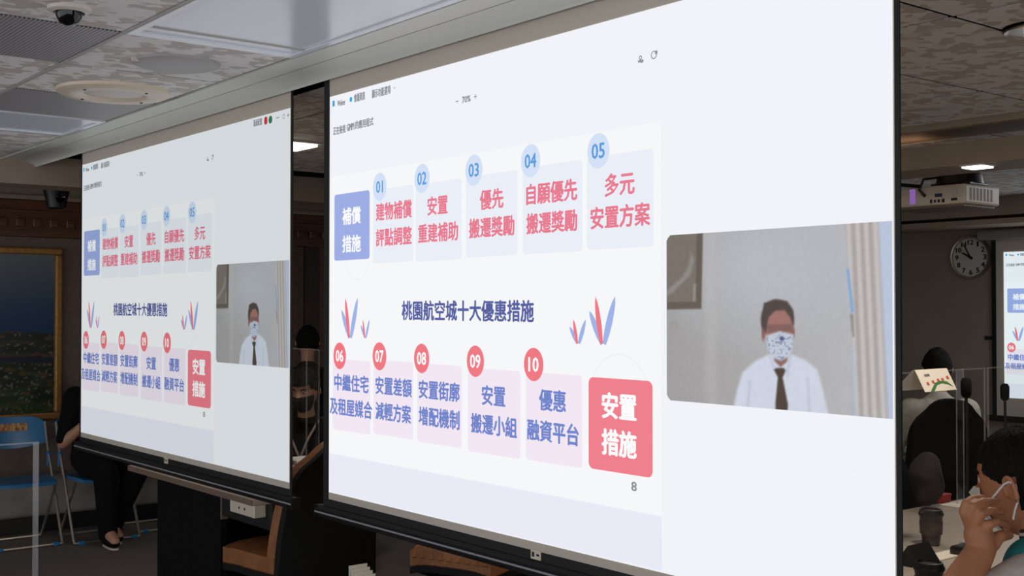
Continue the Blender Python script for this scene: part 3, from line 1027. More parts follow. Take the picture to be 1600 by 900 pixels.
# ================================================================== FOLDING CHAIRS
def folding_chair():
    t = thing('folding_chair', '', 'chair')
    h = .225
    for s in (-1, 1):
        B().tube([(s * h, -.21, .80), (s * h, -.14, .62), (s * h, .0, .36), (s * h, .17, .03), (s * h * .98, .185, .012)], .0105, 8).build('leg', M['steel'], t, True)
        B().tube([(s * (h - .025), .12, .42), (s * (h - .025), -.03, .22), (s * (h - .025), -.19, .03), (s * (h - .03), -.20, .012)], .010, 8).build('leg', M['steel'], t, True)
        B().rbox(s * (h - .045) - .022, s * (h - .045) + .022, .172, .20, 0, .026, .006).build('foot_cap', M['blue'], t)
        B().rbox(s * h - .014, s * h + .014, -.135, -.11, .50, .60, .005).build('hinge', M['blue'], t)
    B().tube([(-h, .185, .012), (h, .185, .012)], .0105, 8).build('floor_bar', M['steel'], t, True)
    B().tube([(-h + .03, -.20, .012), (h - .03, -.20, .012)], .010, 8).build('floor_bar', M['steel'], t, True)
    # seat: rounded, slightly dished
    n, k = 12, 10
    mb = B(); vs = []
    for top in (0, 1):
        for j in range(k + 1):
            for i in range(n + 1):
                x = -1 + 2 * i / n; y = -1 + 2 * j / k
                sx = x * math.sqrt(1 - .28 * y * y * (y > 0)); sy = y * math.sqrt(1 - .2 * x * x)
                z = .445 - .012 * (1 - x * x) * (1 - y * y) + .006 * y - (.0 if top else .022) - (.016 * max(0, y) ** 4)
                vs.append((sx * .205, .02 + sy * .20, z))
    fs = []; N = (n + 1) * (k + 1)
    for j in range(k):
        for i in range(n):
            q = j * (n + 1) + i
            fs.append((q, q + 1, q + n + 2, q + n + 1)); fs.append((N + q, N + q + 1, N + q + n + 2, N + q + n + 1))
    rim = [i for i in range(n + 1)] + [j * (n + 1) + n for j in range(1, k + 1)] + [k * (n + 1) + i for i in range(n - 1, -1, -1)] + [j * (n + 1) for j in range(k - 1, 0, -1)]
    for a, b in zip(rim, rim[1:] + rim[:1]):
        fs.append((a, b, N + b, N + a))
    mb.add(vs, fs).build('seat', M['blue'], t, True)
    # curved back panel with rounded top corners
    vs = []; fs = []; nx, nz = 14, 6
    for side in (0, 1):
        for j in range(nz + 1):
            for i in range(nx + 1):
                x = -1 + 2 * i / nx; z = j / nz
                zt_ = .84 - .05 * abs(x) ** 6; zb_ = .665 - .035 * (1 - x * x)
                zz = zb_ + (zt_ - zb_) * z
                yy = -.165 - (zz - .66) * .40 - .035 * (1 - x * x) + (-.012 if side else .006)
                vs.append((x * .232, yy, zz))
    N = (nx + 1) * (nz + 1)
    for j in range(nz):
        for i in range(nx):
            q = j * (nx + 1) + i
            fs.append((q, q + 1, q + nx + 2, q + nx + 1)); fs.append((N + q, N + q + 1, N + q + nx + 2, N + q + nx + 1))
    rim = [i for i in range(nx + 1)] + [j * (nx + 1) + nx for j in range(1, nz + 1)] + [nz * (nx + 1) + i for i in range(nx - 1, -1, -1)] + [j * (nx + 1) for j in range(nz - 1, 0, -1)]
    for a, b in zip(rim, rim[1:] + rim[:1]):
        fs.append((a, b, N + b, N + a))
    bk = B().add(vs, fs).build('backrest', M['blue'], t, True)
    st = B().add([(x * .11, -.165 - (z - .66) * .40 - .035 * (1 - (x * .47) ** 2) + .0085, z) for z in (.745, .795) for x in (-1, -.5, 0, .5, 1)],
                 [(i, i + 1, i + 6, i + 5) for i in range(4)]).build('sticker', mat('red_yellow_sticker', (150, 44, 36), .5, noise=(60, .5), c2=(214, 180, 110)), bk)
    st['label'] = 'red and cream property sticker'
    return t


fc = folding_chair()
GRP = 'blue folding chairs along the end wall'
p = onZ(97, 851, 0)
fc.location = (p.x - .225, p.y + .17, 0); fc.rotation_euler = (0, 0, math.pi)
fc['label'] = 'empty blue folding chair with a sticker on its backrest'; fc['group'] = GRP
c2 = copy_tree(fc)
q = onZ(117, 853, 0)
c2.location = (q.x + .225, q.y + .19, 0); c2['label'] = 'blue folding chair under the person in black'
q3 = onZ(216, 834, 0)
c3 = copy_tree(fc); c3.location = (q3.x + .235, q3.y + .19, 0); c3['label'] = 'blue folding chair behind the black desk panel'

# ================================================================== DESKS AND OFFICE CHAIRS
# long desk behind the far screen
DX0, DX1, DY0, DY1 = 2.375, 3.22, 4.80, 6.27
t = thing('long_desk', 'long grey desk with black front panel behind the far screen', 'desk', ((DX0 + DX1) / 2, (DY0 + DY1) / 2, 0))
B().rbox(DX0, DX1, DY0, DY1, .722, .752, .004, 1).build('desk_top', M['desk'], t)
B().box(DX0 - .004, DX0, DY0, DY1, .724, .75).build('edge_band', M['desk_edge'], t)
ya, yb = onX(246, 820, DX0 + .10).y, onX(345, 850, DX0 + .10).y
B().box(DX0 + .10, DX0 + .13, yb, ya, 0, .722).build('front_panel', M['blackf'], t)
B().box(DX0 + .13, DX1 - .02, ya - .03, ya, 0, .722).build('side_panel', M['black'], t)
B().box(DX0 + .098, DX0 + .132, yb - .012, yb, .58, .722).build('panel_edge', M['desk_edge'], t)
B().box(DX1 - .3, DX1 - .27, DY0 + .02, ya - .03, .1, .722).build('modesty_panel', M['black'], t)
B().box(DX0 + .10, DX0 + .12, DY0, yb - .012, .60, .722).build('apron', M['black'], t)
ob = B().rbox(DX0 + .04, DX0 + .10, onX(397, 790, DX0 + .04).y, onX(359, 790, DX0 + .04).y, .655, .722, .004, 1).build('outlet_box', M['ivory'], t)
ym = (onX(397, 790, DX0 + .04).y + onX(359, 790, DX0 + .04).y) / 2
for dy_ in (-.03, .025):
    B().lathe([(.007, -.001), (.006, -.0015), (0, -.0015)], (DX0 + .04, ym + dy_, .685), 12, 'x').build('outlet_hole', M['black'], ob)

def office_chair(name, label, cat, loc, rz, seat_m, shell_m, back_h=1.02, wid=.50, rib=False, group=None):
    """high back swivel chair, sitter faces local +Y"""
    t = thing(name, label, cat, loc, group, rz)
    L = lambda mb, nm, m, sm=True, par=None: link(nm, mb.mesh(nm, m, sm), par or t)
    n, k = 12, 10

    def slab(fn, th):
        vs = []; fs = []
        for side in (0, 1):
            for j in range(k + 1):
                for i in range(n + 1):
                    p, nr = fn(-1 + 2 * i / n, j / k)
                    vs.append(p + nr * (th if side else 0))
        N = (n + 1) * (k + 1)
        for j in range(k):
            for i in range(n):
                q = j * (n + 1) + i
                fs.append((q, q + 1, q + n + 2, q + n + 1)); fs.append((N + q, N + q + 1, N + q + n + 2, N + q + n + 1))
        rim = [i for i in range(n + 1)] + [j * (n + 1) + n for j in range(1, k + 1)] + [k * (n + 1) + i for i in range(n - 1, -1, -1)] + [j * (n + 1) for j in range(k - 1, 0, -1)]
        for a, b in zip(rim, rim[1:] + rim[:1]):
            fs.append((a, b, N + b, N + a))
        return B().add(vs, fs)

    def back(x, z):
        wv = wid / 2 * (1 - .10 * z) * (1 if z < .7 else math.sqrt(max(.0, 1 - ((z - .7) / .33) ** 2 * .75)))
        zz = .44 + (back_h - .44) * z - .07 * abs(x) ** 3 * z
        return Vector((x * wv, -.20 - .14 * z * z + .05 * x * x, zz)), Vector((0, 1, 0))
    L(slab(lambda x, z: (back(x, z)[0] + Vector((0, -.03, -.09 * (1 - z) ** 2)), Vector((0, 1, 0))), .035), 'back_shell', shell_m)
    L(slab(back, .055), 'back_cushion', seat_m)

    def seat(x, z):
        y = -.15 + .45 * z
        return Vector((x * wid / 2 * (1 - .12 * z ** 4), y, .44 - .05 * max(0, z - .7) - .02 * x ** 4)), Vector((0, 0, 1))
    sc = L(slab(seat, .075), 'seat_cushion', seat_m)
    if rib:
        for i in range(9):
            x = -.20 + i * .05
            L(B().tube([(x, -.1, .516), (x, .2, .514), (x * .97, .285, .49), (x * .96, .305, .455)], .013, 6), 'cushion_rib', seat_m, True, sc)
    L(slab(lambda x, z: (seat(x, z)[0] - Vector((0, 0, .03)), Vector((0, 0, 1))), .035), 'seat_shell', shell_m)
    L(B().lathe([(.03, .08), (.03, .30), (.05, .34), (.12, .40), (.12, .42)], (0, 0, 0), 16), 'gas_column', M['blackp'])
    for q in range(5):
        a = q * 2 * math.pi / 5 + .3
        L(B().tube([(0, 0, .10), (.16 * math.cos(a), .16 * math.sin(a), .085), (.29 * math.cos(a), .29 * math.sin(a), .065)], [.028, .022, .016], 8), 'base_arm', M['blackp'])
        L(B().lathe([(.0, -.02), (.03, -.02), (.03, .02), (0, .02)], (.30 * math.cos(a), .30 * math.sin(a), .03), 12, 'x'), 'caster', M['blackp'])
    return t


cx = office_chair('office_chair', 'black leather office chair with brown leather seat and back at desk end', 'chair', (2.70, 4.92, 0), math.radians(8), M['leather'], M['blackl'], 1.02, .56)
office_chair('office_chair', 'office chair with ribbed brown seat behind the nearer hanging screen', 'chair', (3.40, 4.45, 0), math.radians(110), M['leather'], M['blackl'], .98, .50, True)
office_chair('office_chair', 'black round-backed office chair across the meeting desks from seated man', 'chair', (4.98, 3.28, 0), math.radians(170), M['blackl'], M['blackl'], 1.03, .52)

# meeting desks on the right: two rows face to face with clear panels between
for (ya_, yb_, lab) in [(1.75, 2.305, 'grey meeting desk in front of the seated man with coffee cups'), (2.315, 2.86, 'grey meeting desk beyond the clear desk panels')]:
    t = thing('meeting_desk', lab, 'desk', (3.9, (ya_ + yb_) / 2, 0))
    B().rbox(2.55, 6.0, ya_, yb_, .722, .752, .004, 1).build('desk_top', M['desk'], t)
    for x in (2.62, 4.25, 5.92):
        B().box(x - .02, x + .02, ya_ + .06, yb_ - .06, 0, .722).build('leg_panel', M['black'], t)
    ym = ya_ + .06 if ya_ > 2.3 else yb_ - .06
    B().box(2.66, 5.88, ym - .01, ym + .01, .3, .722).build('modesty_panel', M['black'], t)


t = thing('meeting_desk', 'added black-fronted grey desk darkening the view behind the ribbed brown chair', 'desk', (4.25, 5.1, 0))  # desk added to keep the view under the near screen black
B().rbox(4.0, 4.55, 4.2, 6.0, .722, .752, .004, 1).build('desk_top', M['desk'], t)
B().box(4.03, 4.05, 4.25, 5.95, .0, .722).build('front_panel', M['blackf'], t)
for y in (4.25, 5.93):
    B().box(4.05, 4.5, y, y + .02, 0, .722).build('leg_panel', M['black'], t)


def acrylic_panel(name, label, x0, y0, x1, y1, z0, z1, group=None, top=True, wd=.004, ew=.004, ends=(1, 1)):
    t = thing(name, label, 'clear panel', ((x0 + x1) / 2, (y0 + y1) / 2, z0), group)
    d = Vector((x1 - x0, y1 - y0, 0)).normalized(); n = Vector((-d.y, d.x, 0)) * wd / 2

    def slab(a, b, za, zb, k=1.0):
        a = Vector(a); b = Vector(b)
        vs = []
        for z in (za, zb):
            vs += [(a + n * k).xy[:] + (z,), (b + n * k).xy[:] + (z,), (b - n * k).xy[:] + (z,), (a - n * k).xy[:] + (z,)]
        return B().add(vs, [(0, 1, 2, 3), (4, 5, 6, 7), (0, 1, 5, 4), (1, 2, 6, 5), (2, 3, 7, 6), (3, 0, 4, 7)])
    A_ = Vector((x0, y0, 0)); B_ = Vector((x1, y1, 0))
    slab(A_, B_, z0, z1 - .005).build('sheet', ACR, t)
    if top:
        slab(A_, B_, z1 - .005, z1).build('top_edge', ACR_EDGE, t)
    if ends[0]:
        slab(A_ - d * ew, A_, z0, z1).build('side_edge', ACR_EDGE, t)
    if ends[1]:
        slab(B_, B_ + d * ew, z0, z1).build('side_edge', ACR_EDGE, t)
    fo = min(.12, (B_ - A_).length * .25)
    for q in (A_ + d * fo, B_ - d * fo):
        B().box(q.x - .02, q.x + .02, q.y - .02, q.y + .02, z0, z0 + .006).build('foot', ACR_EDGE, t)
    return t


pA = onY(1462, 579, 2.31); zt_p = pA.z
xe = onY(1542, 577, 2.31).x
acrylic_panel('desk_panel', 'clear desk panel with a tent card on its top edge', onY(1436, 600, 2.31).x - .35, 2.31, xe - .02, 2.31, .752, zt_p, 'clear desk panels', ew=.006)
acrylic_panel('desk_panel', 'clear desk panel between tent card and wall screen view', xe + .01, 2.31, xe + .95, 2.31, .752, zt_p, 'clear desk panels', ew=.006)
a = onY(1486, 560, 2.9)
acrylic_panel('desk_panel', 'clear divider standing across the far meeting desk', 4.93, 2.40, 5.45, 2.80, .752, onY(1540, 561, 2.6).z, 'clear desk panels', ew=.006)
# dividers standing nearer, seen edge-on
q = onZ(1476, 786, .752)
acrylic_panel('desk_panel', 'clear divider standing beside the black office chair', q.x, q.y - .06, q.x + .12, q.y - .02, .752, 1.33, 'clear desk panels', ew=.005)

# tent card straddling the panel top
t = thing('tent_card', 'white printed tent card with green hills and red marks on clear panel', 'card', (pA.x, 2.31, zt_p))
cl, cr = onY(1436, 590, 2.29).x, onY(1486, 590, 2.29).x
zz0, zz1 = onY(1460, 613, 2.25).z, zt_p + .006
vs = [(cl, 2.306, zz1), (cr, 2.306, zz1), (cr + .012, 2.275, zz0), (cl + .012, 2.275, zz0), (cl, 2.314, zz1), (cr, 2.314, zz1), (cr - .05, 2.36, zz0), (cl - .05, 2.36, zz0)]
B().add(vs, [(0, 1, 2, 3), (4, 5, 6, 7), (0, 1, 5, 4)]).build('card_body', M['paper'], t)


def oncard(a, b, off=.0012):   # a across 0..1, b down 0..1
    P0 = Vector(vs[0]).lerp(Vector(vs[1]), a).lerp(Vector(vs[3]).lerp(Vector(vs[2]), a), b)
    return P0 + Vector((0, -off, off * .4))


def cardpoly(pts, nm, m):
    B().add([oncard(*p_) for p_ in pts], [tuple(range(len(pts)))]).build(nm, m, t)


GRN = mat('green_print', (62, 120, 58), .7); RDP = mat('red_print', (196, 92, 74), .7); GRYP = mat('grey_print', (110, 116, 120), .7)
cardpoly([(.18, .98), (.42, .62), (.62, .55), (.80, .60), (.93, .85), (.80, .72), (.62, .66), (.46, .72), (.30, .98)], 'green_print', GRN)
for a0, b0 in ((.16, .58), (.34, .52), (.52, .46), (.66, .44), (.84, .36)):
    cardpoly([(a0, b0), (a0 + .07, b0 - .02), (a0 + .075, b0 + .12), (a0 + .005, b0 + .13)], 'red_print', RDP)
cardpoly([(.2, .22), (.36, .20), (.36, .30), (.2, .32)], 'grey_print', GRYP)


def gooseneck(label, base, pts, head_top, group='gooseneck microphones'):
    t = thing('microphone', label, 'microphone', base, group)
    bx, by, bz = base
    B().rbox(bx - .05, bx + .05, by - .06, by + .06, bz, bz + .035, .012).build('base', M['blackp'], t)
    B().tube(pts, .0055, 8).build('gooseneck', M['blackp'], t, True)
    e = Vector(pts[-1])
    B().lathe([(.011, -.005), (.017, .004), (.018, .03), (.018, .05), (.012, .062), (0, .064)], e, 16).build('windscreen', M['blackf'], t, True)
    return t


def mic_at(label, px_, pt_, pb_, Y, z0=.752):
    """microphone whose head is at pixel (px_, pt_) standing on the desk at world Y"""
    top = onY(px_, pt_, Y)
    return gooseneck(label, (top.x, Y - .02, z0), [(top.x, Y, z0 + .03), (top.x, Y, z0 + .2), (top.x + .004, Y, top.z - .2), (top.x, Y, top.z - .03)], None)


mic_at('black gooseneck microphone beside the tent card', 1509.5, 605, 0, 2.20)
mic_at('black gooseneck microphone in front of the wall screen', 1570, 612, 0, 2.52)

# cups on the meeting desk


def cup(label, x, y, body):
    t = thing('coffee_cup', label, 'cup', (x, y, .752), 'coffee cups on the meeting desk')
    B().lathe([(.028, 0), (.030, .002), (.040, .105), (.041, .108), (.039, .108), (.030, .01), (0, .01)], (x, y, .752), 24).build('cup_body', body, t, True)
    B().lathe([(.0425, .104), (.044, .108), (.043, .114), (.040, .118), (.038, .126), (.034, .127), (.032, .121), (0, .121)], (x, y, .752), 24).build('lid', M['blackp'], t, True)
    B().lathe([(.0365, .04), (.0385, .04), (.0405, .085), (.0385, .085)], (x, y, .752), 24).build('sleeve', mat('printed_sleeve', (70, 52, 48), .6, noise=(30, .5)), t, True)
    return t


q = onZ(1455, 851, .752); cup('dark coffee cup with printed sleeve on the meeting desk', q.x, q.y, M['cup'])
q = onZ(1452, 948, .752); cup('black coffee cup with raised lid close to the screen edge', q.x, q.y, M['black'])
q = onZ(1408, 872, .752) - Vector((0, .09, 0))
t = thing('name_stand', 'black wedge name stand with white edge on meeting desk', 'sign', (q.x, q.y, .752))
B().prism([(q.y - .05, .752), (q.y + .05, .752), (q.y, .82)], 0, q.x - .1, q.x + .02).build('stand_body', M['blackp'], t)
B().box(q.x + .02, q.x + .023, q.y - .048, q.y + .048, .752, .757).build('white_edge', M['white_pl'], t)
q = onZ(1500, 868, .752)
tag(B().rbox(q.x - .15, q.x + .12, q.y - .01, q.y + .06, .7525, .758, .001, 1).build('paper_stack', M['paper']), 'white papers beside the coffee cups on desk', 'papers')
q = onZ(1505, 786, .752)
tag(B().rbox(q.x - .14, q.x + .1, q.y - .06, q.y + .03, .7525, .757, .001, 1).build('paper_stack', M['paper']), 'white papers at the far edge of the meeting desks', 'papers')
q = onZ(1473, 785, .752)
t = thing('red_box', 'small red box by the clear divider on far desk', 'box', (q.x, q.y, .752))
B().rbox(q.x - .035, q.x + .035, q.y - .02, q.y + .02, .752, .785, .006).build('box_body', M['red'], t)
B().rbox(q.x - .037, q.x + .037, q.y - .022, q.y + .022, .778, .79, .004).build('box_lid', M['red'], t)
# dark cloth bag on the far desk, beside the screen edge
q = onZ(1448, 792, .752)
t = thing('cloth_bag', 'dark slouching cloth bag on the far meeting desk', 'bag', (q.x, q.y, .752))
mb = B().ell((q.x, q.y, .87), (.06, .075, .115), 18, 12)
mb.v = [(v_[0] + .012 * math.sin(v_[2] * 40), v_[1], max(.752, v_[2])) for v_ in mb.v]
mb.build('bag_body', mat('dark_plum_cloth', (48, 40, 42), .9, noise=(20, .3)), t, True)

# papers standing in a dark file box on the floor under the near screen
q = atd(572, 900, 4.55); q.z = 0
t = thing('file_box', 'tall dark file box on the floor under the nearer screen', 'box', (q.x, q.y, 0))
B().box(q.x - .09, q.x + .09, q.y - .12, q.y - .11, 0, .46).box(q.x - .09, q.x + .09, q.y + .11, q.y + .12, 0, .46).box(q.x - .09, q.x - .08, q.y - .11, q.y + .11, 0, .46) \
    .box(q.x + .08, q.x + .09, q.y - .11, q.y + .11, 0, .46).box(q.x - .08, q.x + .08, q.y - .11, q.y + .11, 0, .01).build('box_body', M['black'], t)
for k in range(4):
    tag(B().box(q.x - .05, q.x + .03, q.y + .04 - k * .02, q.y + .045 - k * .02, .012, .605 - .010 * k).build('paper_sheaf', M['paper']), 'white paper sheaf standing in the tall dark file box', 'papers', 'sheaves in the file box')

# clear floor-standing partition at the left
e = atd(61.5, 690, 4.0)
acrylic_panel('floor_partition', 'clear floor-standing partition in front of the blue folding chairs', e.x - .9, e.y + .02, e.x - .02, e.y, 0, e.z, None, True, .005, .018, (0, 1))

# desk things in the gap between the screens
q = onZ(478, 722, .752)
tag(B().rbox(q.x - .10, q.x + .09, q.y - .09, q.y + .09, .7525, .775, .004, 1).build('paper_stack', M['paper']), 'stack of papers in front of the masked man', 'papers')
g = gooseneck('black gooseneck microphone in front of the masked man', (q.x - .03, q.y - .17, .752), [(q.x - .03, q.y - .17, .78), (q.x - .03, q.y - .17, .95), (q.x - .02, q.y - .17, 1.12), (q.x - .01, q.y - .17, 1.22)], None)
zt2 = onX(478, 545, 2.9).z
yl2, yr2 = onX(457, 600, 2.9).y, onX(498, 600, 2.9).y
acrylic_panel('desk_panel', 'clear upright panel on the long desk by the masked man', 2.9, yl2, 2.9, onX(479, 600, 2.9).y + .004, .752, zt2, 'clear desk panels', ew=.005)
acrylic_panel('desk_panel', 'clear upright panel on the long desk nearer its end', 2.9, onX(479, 600, 2.9).y - .006, 2.9, yr2, .752, zt2, 'clear desk panels', ew=.005)
q = onZ(453, 727, .752)
t = thing('document_folder', 'maroon folder standing upright on the long desk', 'folder', (q.x, q.y, .752))
B().box(q.x - .01, q.x - .006, q.y - .01, q.y + .16, .752, onX(453, 660, q.x).z).box(q.x + .006, q.x + .01, q.y - .01, q.y + .16, .752, onX(453, 660, q.x).z).box(q.x - .01, q.x + .01, q.y - .013, q.y - .01, .752, onX(453, 660, q.x).z).build('folder_cover', M['maroon'], t)
B().box(q.x - .006, q.x + .006, q.y - .01, q.y + .15, .754, onX(453, 660, q.x).z - .008).build('folder_pages', M['paper'], t)

# ================================================================== PROJECTOR, CLOCK
PX = 5.95
a = onX(1508, 286, PX); b = onX(1508, 317, PX); c_ = onX(1408, 317, PX)
y0p, y1p = a.y, a.y + .50
zb_, zt_ = b.z, a.z
t = thing('projector', 'cream ceiling projector hanging on a black mount below the beam', 'projector', (PX + .17, (y0p + y1p) / 2, zb_))
depth = .36
body = B().rbox(PX, PX + depth, y0p, y1p, zb_, zt_, .012, 2).build('body', M['ivory'], t, False)
B().box(PX + .02, PX + depth - .02, y0p + .02, y1p - .02, zb_ - .012, zb_).build('underside_plate', M['desk_edge'], body)
for k in range(7):
    B().box(PX + .05 + k * .036, PX + .065 + k * .036, y0p - .002, y0p + .004, zb_ + .02, zt_ - .02).build('side_vent', M['desk_edge'], body)
zz = zb_ + .022
for (x_, w_, h_, mm) in [(1474, .014, .020, 'black'), (1467, .012, .016, 'black'), (1461, .010, .016, 'black'), (1455, .012, .020, 'black')]:
    yy = onX(x_, 312, PX).y
    B().box(PX - .003, PX + .002, yy - w_ / 2, yy + w_ / 2, zz - h_ / 2, zz + h_ / 2).build('socket', M['black'], body)
yy = onX(1467, 303, PX).y; B().box(PX - .008, PX + .002, yy - .02, yy + .02, zz + .022, zz + .04).build('video_plug', mat('blue_plug', (40, 58, 92), .5), body)
yy = onX(1491, 309, PX).y; B().box(PX - .003, PX + .002, yy - .018, yy + .018, zz - .004, zz + .010).build('power_inlet', M['black'], body)
yy = onX(1492, 297, PX).y; B().box(PX - .004, PX + .002, yy - .016, yy + .016, zz + .02, zz + .07).build('cover_flap', M['white_pl'], body)
yy = onX(1426, 304, PX).y; B().box(PX - .003, PX + .002, yy - .017, yy + .017, zb_ + .015, zt_ - .01).build('glowing_purple_label', glow('glowing_purple_label', (150, 110, 190), .7), body)  # label patch given a glow of its own
B().lathe([(.05, -.004), (.05, .03), (.04, .035), (0, .02)], (PX + depth, y0p + .32, (zb_ + zt_) / 2), 20, 'x').build('lens', M['lens'], body, True)
mx_, my_ = PX + .18, y0p + .14
B().rbox(mx_ - .10, mx_ + .10, my_ - .12, my_ + .12, zt_, zt_ + .02, .006).build('mount_plate', M['blackp'], t)
B().lathe([(.13, 0), (.12, .05), (.07, .085), (.035, .10), (.03, CEIL - zt_ - .02), (.08, CEIL - zt_ - .012), (.08, CEIL - zt_)], (mx_, my_, zt_ + .015), 16).build('mount_pole', M['blackp'], t, True)
B().tube([(mx_ - .05, my_ + .05, zt_ + .06), (PX - .02, my_ + .10, zt_ + .04), (PX - .03, my_ + .12, zt_ - .02), (PX - .005, my_ + .10, zz + .03)], .008, 6).build('cable', M['blackp'], t, True)
B().tube([(PX - .03, my_ + .12, zt_ + .0), (PX - .04, my_ + .25, zt_ + .02), (PX - .03, my_ + .45, zt_ + .05), (PX, my_ + .7, zt_ + .09)], .012, 6).build('cable', M['blackp'], t, True)

ck = onX(1517, 402, XR - .02)
R_ = (onX(1517, 369, XR).z - onX(1517, 436, XR).z) / 2
t = thing('wall_clock', 'round white wall clock with black numerals and chrome rim', 'clock', (XR, ck.y, ck.z))
B().lathe([(R_, 0), (R_, -.035), (R_ * .97, -.045), (R_ * .90, -.042), (R_ * .89, -.02), (0, -.02)], (XR, ck.y, ck.z), 48, 'x').build('case', M['steel'], t, True)
face = B().lathe([(R_ * .89, -.02), (R_ * .89, -.022), (0, -.022)], (XR, ck.y, ck.z), 48, 'x').build('dial', mat('dial_white', (206, 200, 192), .7), t)


def clock_text(body, ang):
    pr_ = Print()
    rr_ = R_ * .70
    pr_.text(body, 0, 0, R_ * (.07 if body == '1' else .16 if len(body) == 1 else .22 if body == '11' else .27), R_ * .22, 0, .003)
    o = pr_.obj('numeral', M['black'], face)
    a_ = math.radians(90 - ang)
    # parent dial has its own mesh offsets baked in world minus clock location
    o.location = (-.0235, -rr_ * math.cos(a_), rr_ * math.sin(a_))


for h in range(1, 13):
    clock_text(str(h), h * 30)
for (ang, ln, wd, nm) in [(298, .48, .05, 'hour_hand'), (331, .72, .035, 'minute_hand')]:
    a_ = math.radians(90 - ang)
    dx_, dz_ = math.cos(a_), math.sin(a_)
    u0 = lambda r, s: (XR - .028, ck.y - (r * R_ * dx_ - s * wd * R_ * dz_), ck.z + r * R_ * dz_ + s * wd * R_ * dx_)
    va = [u0(-.12, 1), u0(ln, .6), u0(ln, -.6), u0(-.12, -1)]
    B().add(va + [(x - .003, y, z) for x, y, z in va], [(0, 1, 2, 3), (4, 5, 6, 7), (0, 1, 5, 4), (1, 2, 6, 5), (2, 3, 7, 6), (3, 0, 4, 7)]).build(nm, M['black'], t)
B().lathe([(R_ * .06, -.026), (R_ * .06, -.036), (0, -.036)], (XR, ck.y, ck.z), 14, 'x').build('hub', M['black'], t)
q = onX(1545, 528, XR)
t = thing('wall_hook', 'small dark hook fixed on the wall beside the wall screen', 'hook', (XR, q.y, q.z))
B().rbox(XR - .02, XR, q.y - .03, q.y + .03, q.z - .015, q.z + .015, .004).build('plate', M['black'], t)
B().tube([(XR - .02, q.y, q.z), (XR - .04, q.y, q.z - .01), (XR - .04, q.y, q.z + .02)], .005, 6).build('prong', M['black'], t)

# warm cove tube lying on the dropped beam
q = onX(1400, 222, 5.4)
struct('trim_9', B().box(5.16, 5.64, -3.5, 7.34, CEIL + .0, CEIL + .025), M['beige'], label='beige strip of ceiling above the dropped beam')
t = thing('cove_light', 'short warm cove light tube lying on the dropped beam', 'cove light', (5.52, q.y, 2.395))
B().tube([(5.52, q.y - .10, 2.416), (5.52, q.y + .75, 2.416)], .011, 8).build('tube', glow('warm_tube', (255, 214, 172), 3.0), t, True)
for yy in (q.y - .11, q.y + .76):
    B().box(5.505, 5.535, yy - .012, yy + .012, 2.395, 2.43).build('holder', M['white_pl'], t)


# ================================================================== PEOPLE
LAT = Vector((1, 0, 0))     # sideways axis of the figure being built (for flattened torsos)


def capsule(mb, p0, r0, p1, r1, n=16):
    """tapered limb segment with round ends; a radius pair flattens it (sideways, front-back)"""
    p0 = Vector(p0); p1 = Vector(p1)
    d = p1 - p0
    L = max(d.length, 1e-5); d /= L
    flat = isinstance(r0, tuple) or isinstance(r1, tuple)
    u = LAT - d * LAT.dot(d)
    if u.length < .1 or not flat:
        u = d.orthogonal()
    u.normalize()
    v = d.cross(u).normalized()
    R0 = r0 if isinstance(r0, tuple) else (r0, r0)
    R1 = r1 if isinstance(r1, tuple) else (r1, r1)
    rings = []
    for k in range(5):
        a = math.pi / 2 * k / 5
        rings.append((p0 - d * (min(R0) * math.cos(a)), (R0[0] * math.sin(a) + 1e-4, R0[1] * math.sin(a) + 1e-4)))
    for k in range(5):
        t_ = k / 4
        rings.append((p0.lerp(p1, t_), (R0[0] + (R1[0] - R0[0]) * t_, R0[1] + (R1[1] - R0[1]) * t_)))
    for k in range(4, -1, -1):
        a = math.pi / 2 * k / 5
        rings.append((p1 + d * (min(R1) * math.cos(a)), (R1[0] * math.sin(a) + 1e-4, R1[1] * math.sin(a) + 1e-4)))
    vs = []; fs = []
    for c, (a, b) in rings:
        for k in range(n):
            t_ = 2 * math.pi * k / n
            vs.append(c + u * (a * math.cos(t_)) + v * (b * math.sin(t_)))
    m_ = len(rings)
    for i_ in range(m_ - 1):
        for k in range(n):
            fs.append((i_ * n + k, i_ * n + (k + 1) % n, (i_ + 1) * n + (k + 1) % n, (i_ + 1) * n + k))
    fs.append(tuple(range(n))[::-1]); fs.append(tuple(range((m_ - 1) * n, m_ * n)))
    mb.add(vs, fs)


def skin_mesh(nodes, edges, root=None, sub=2):
    mb = B()
    for a, b in edges:
        capsule(mb, nodes[a][0], nodes[a][1], nodes[b][0], nodes[b][1])
    return mb.mesh('figure')


def head_fn(d):
    """unit direction -> head surface point (face towards +Y)"""
    x, y, z = d
    p = Vector((x * .077, y * .097 - .004, z * .117))
    if z < 0:
        k = -z
        p.x *= 1 - .26 * k * k
        if y > 0:
            p.y += .012 * k * y
        else:
            p.y *= 1 - .35 * k
    if y > .1:
        p.y -= .010 * max(0, 1 - abs(z - .12) / .16) * max(0, 1 - abs(abs(x) - .42) / .3)   # eye sockets
        p.y += .026 * max(0, 1 - abs(x) / .17) * max(0, 1 - abs(z + .14) / .24) ** 1.3        # nose
        p.y += .006 * max(0, 1 - abs(x) / .35) * max(0, 1 - abs(z + .50) / .09)               # lips
        p.y += .006 * max(0, 1 - abs(x) / .3) * max(0, 1 - abs(z + .82) / .16)                # chin
    return p


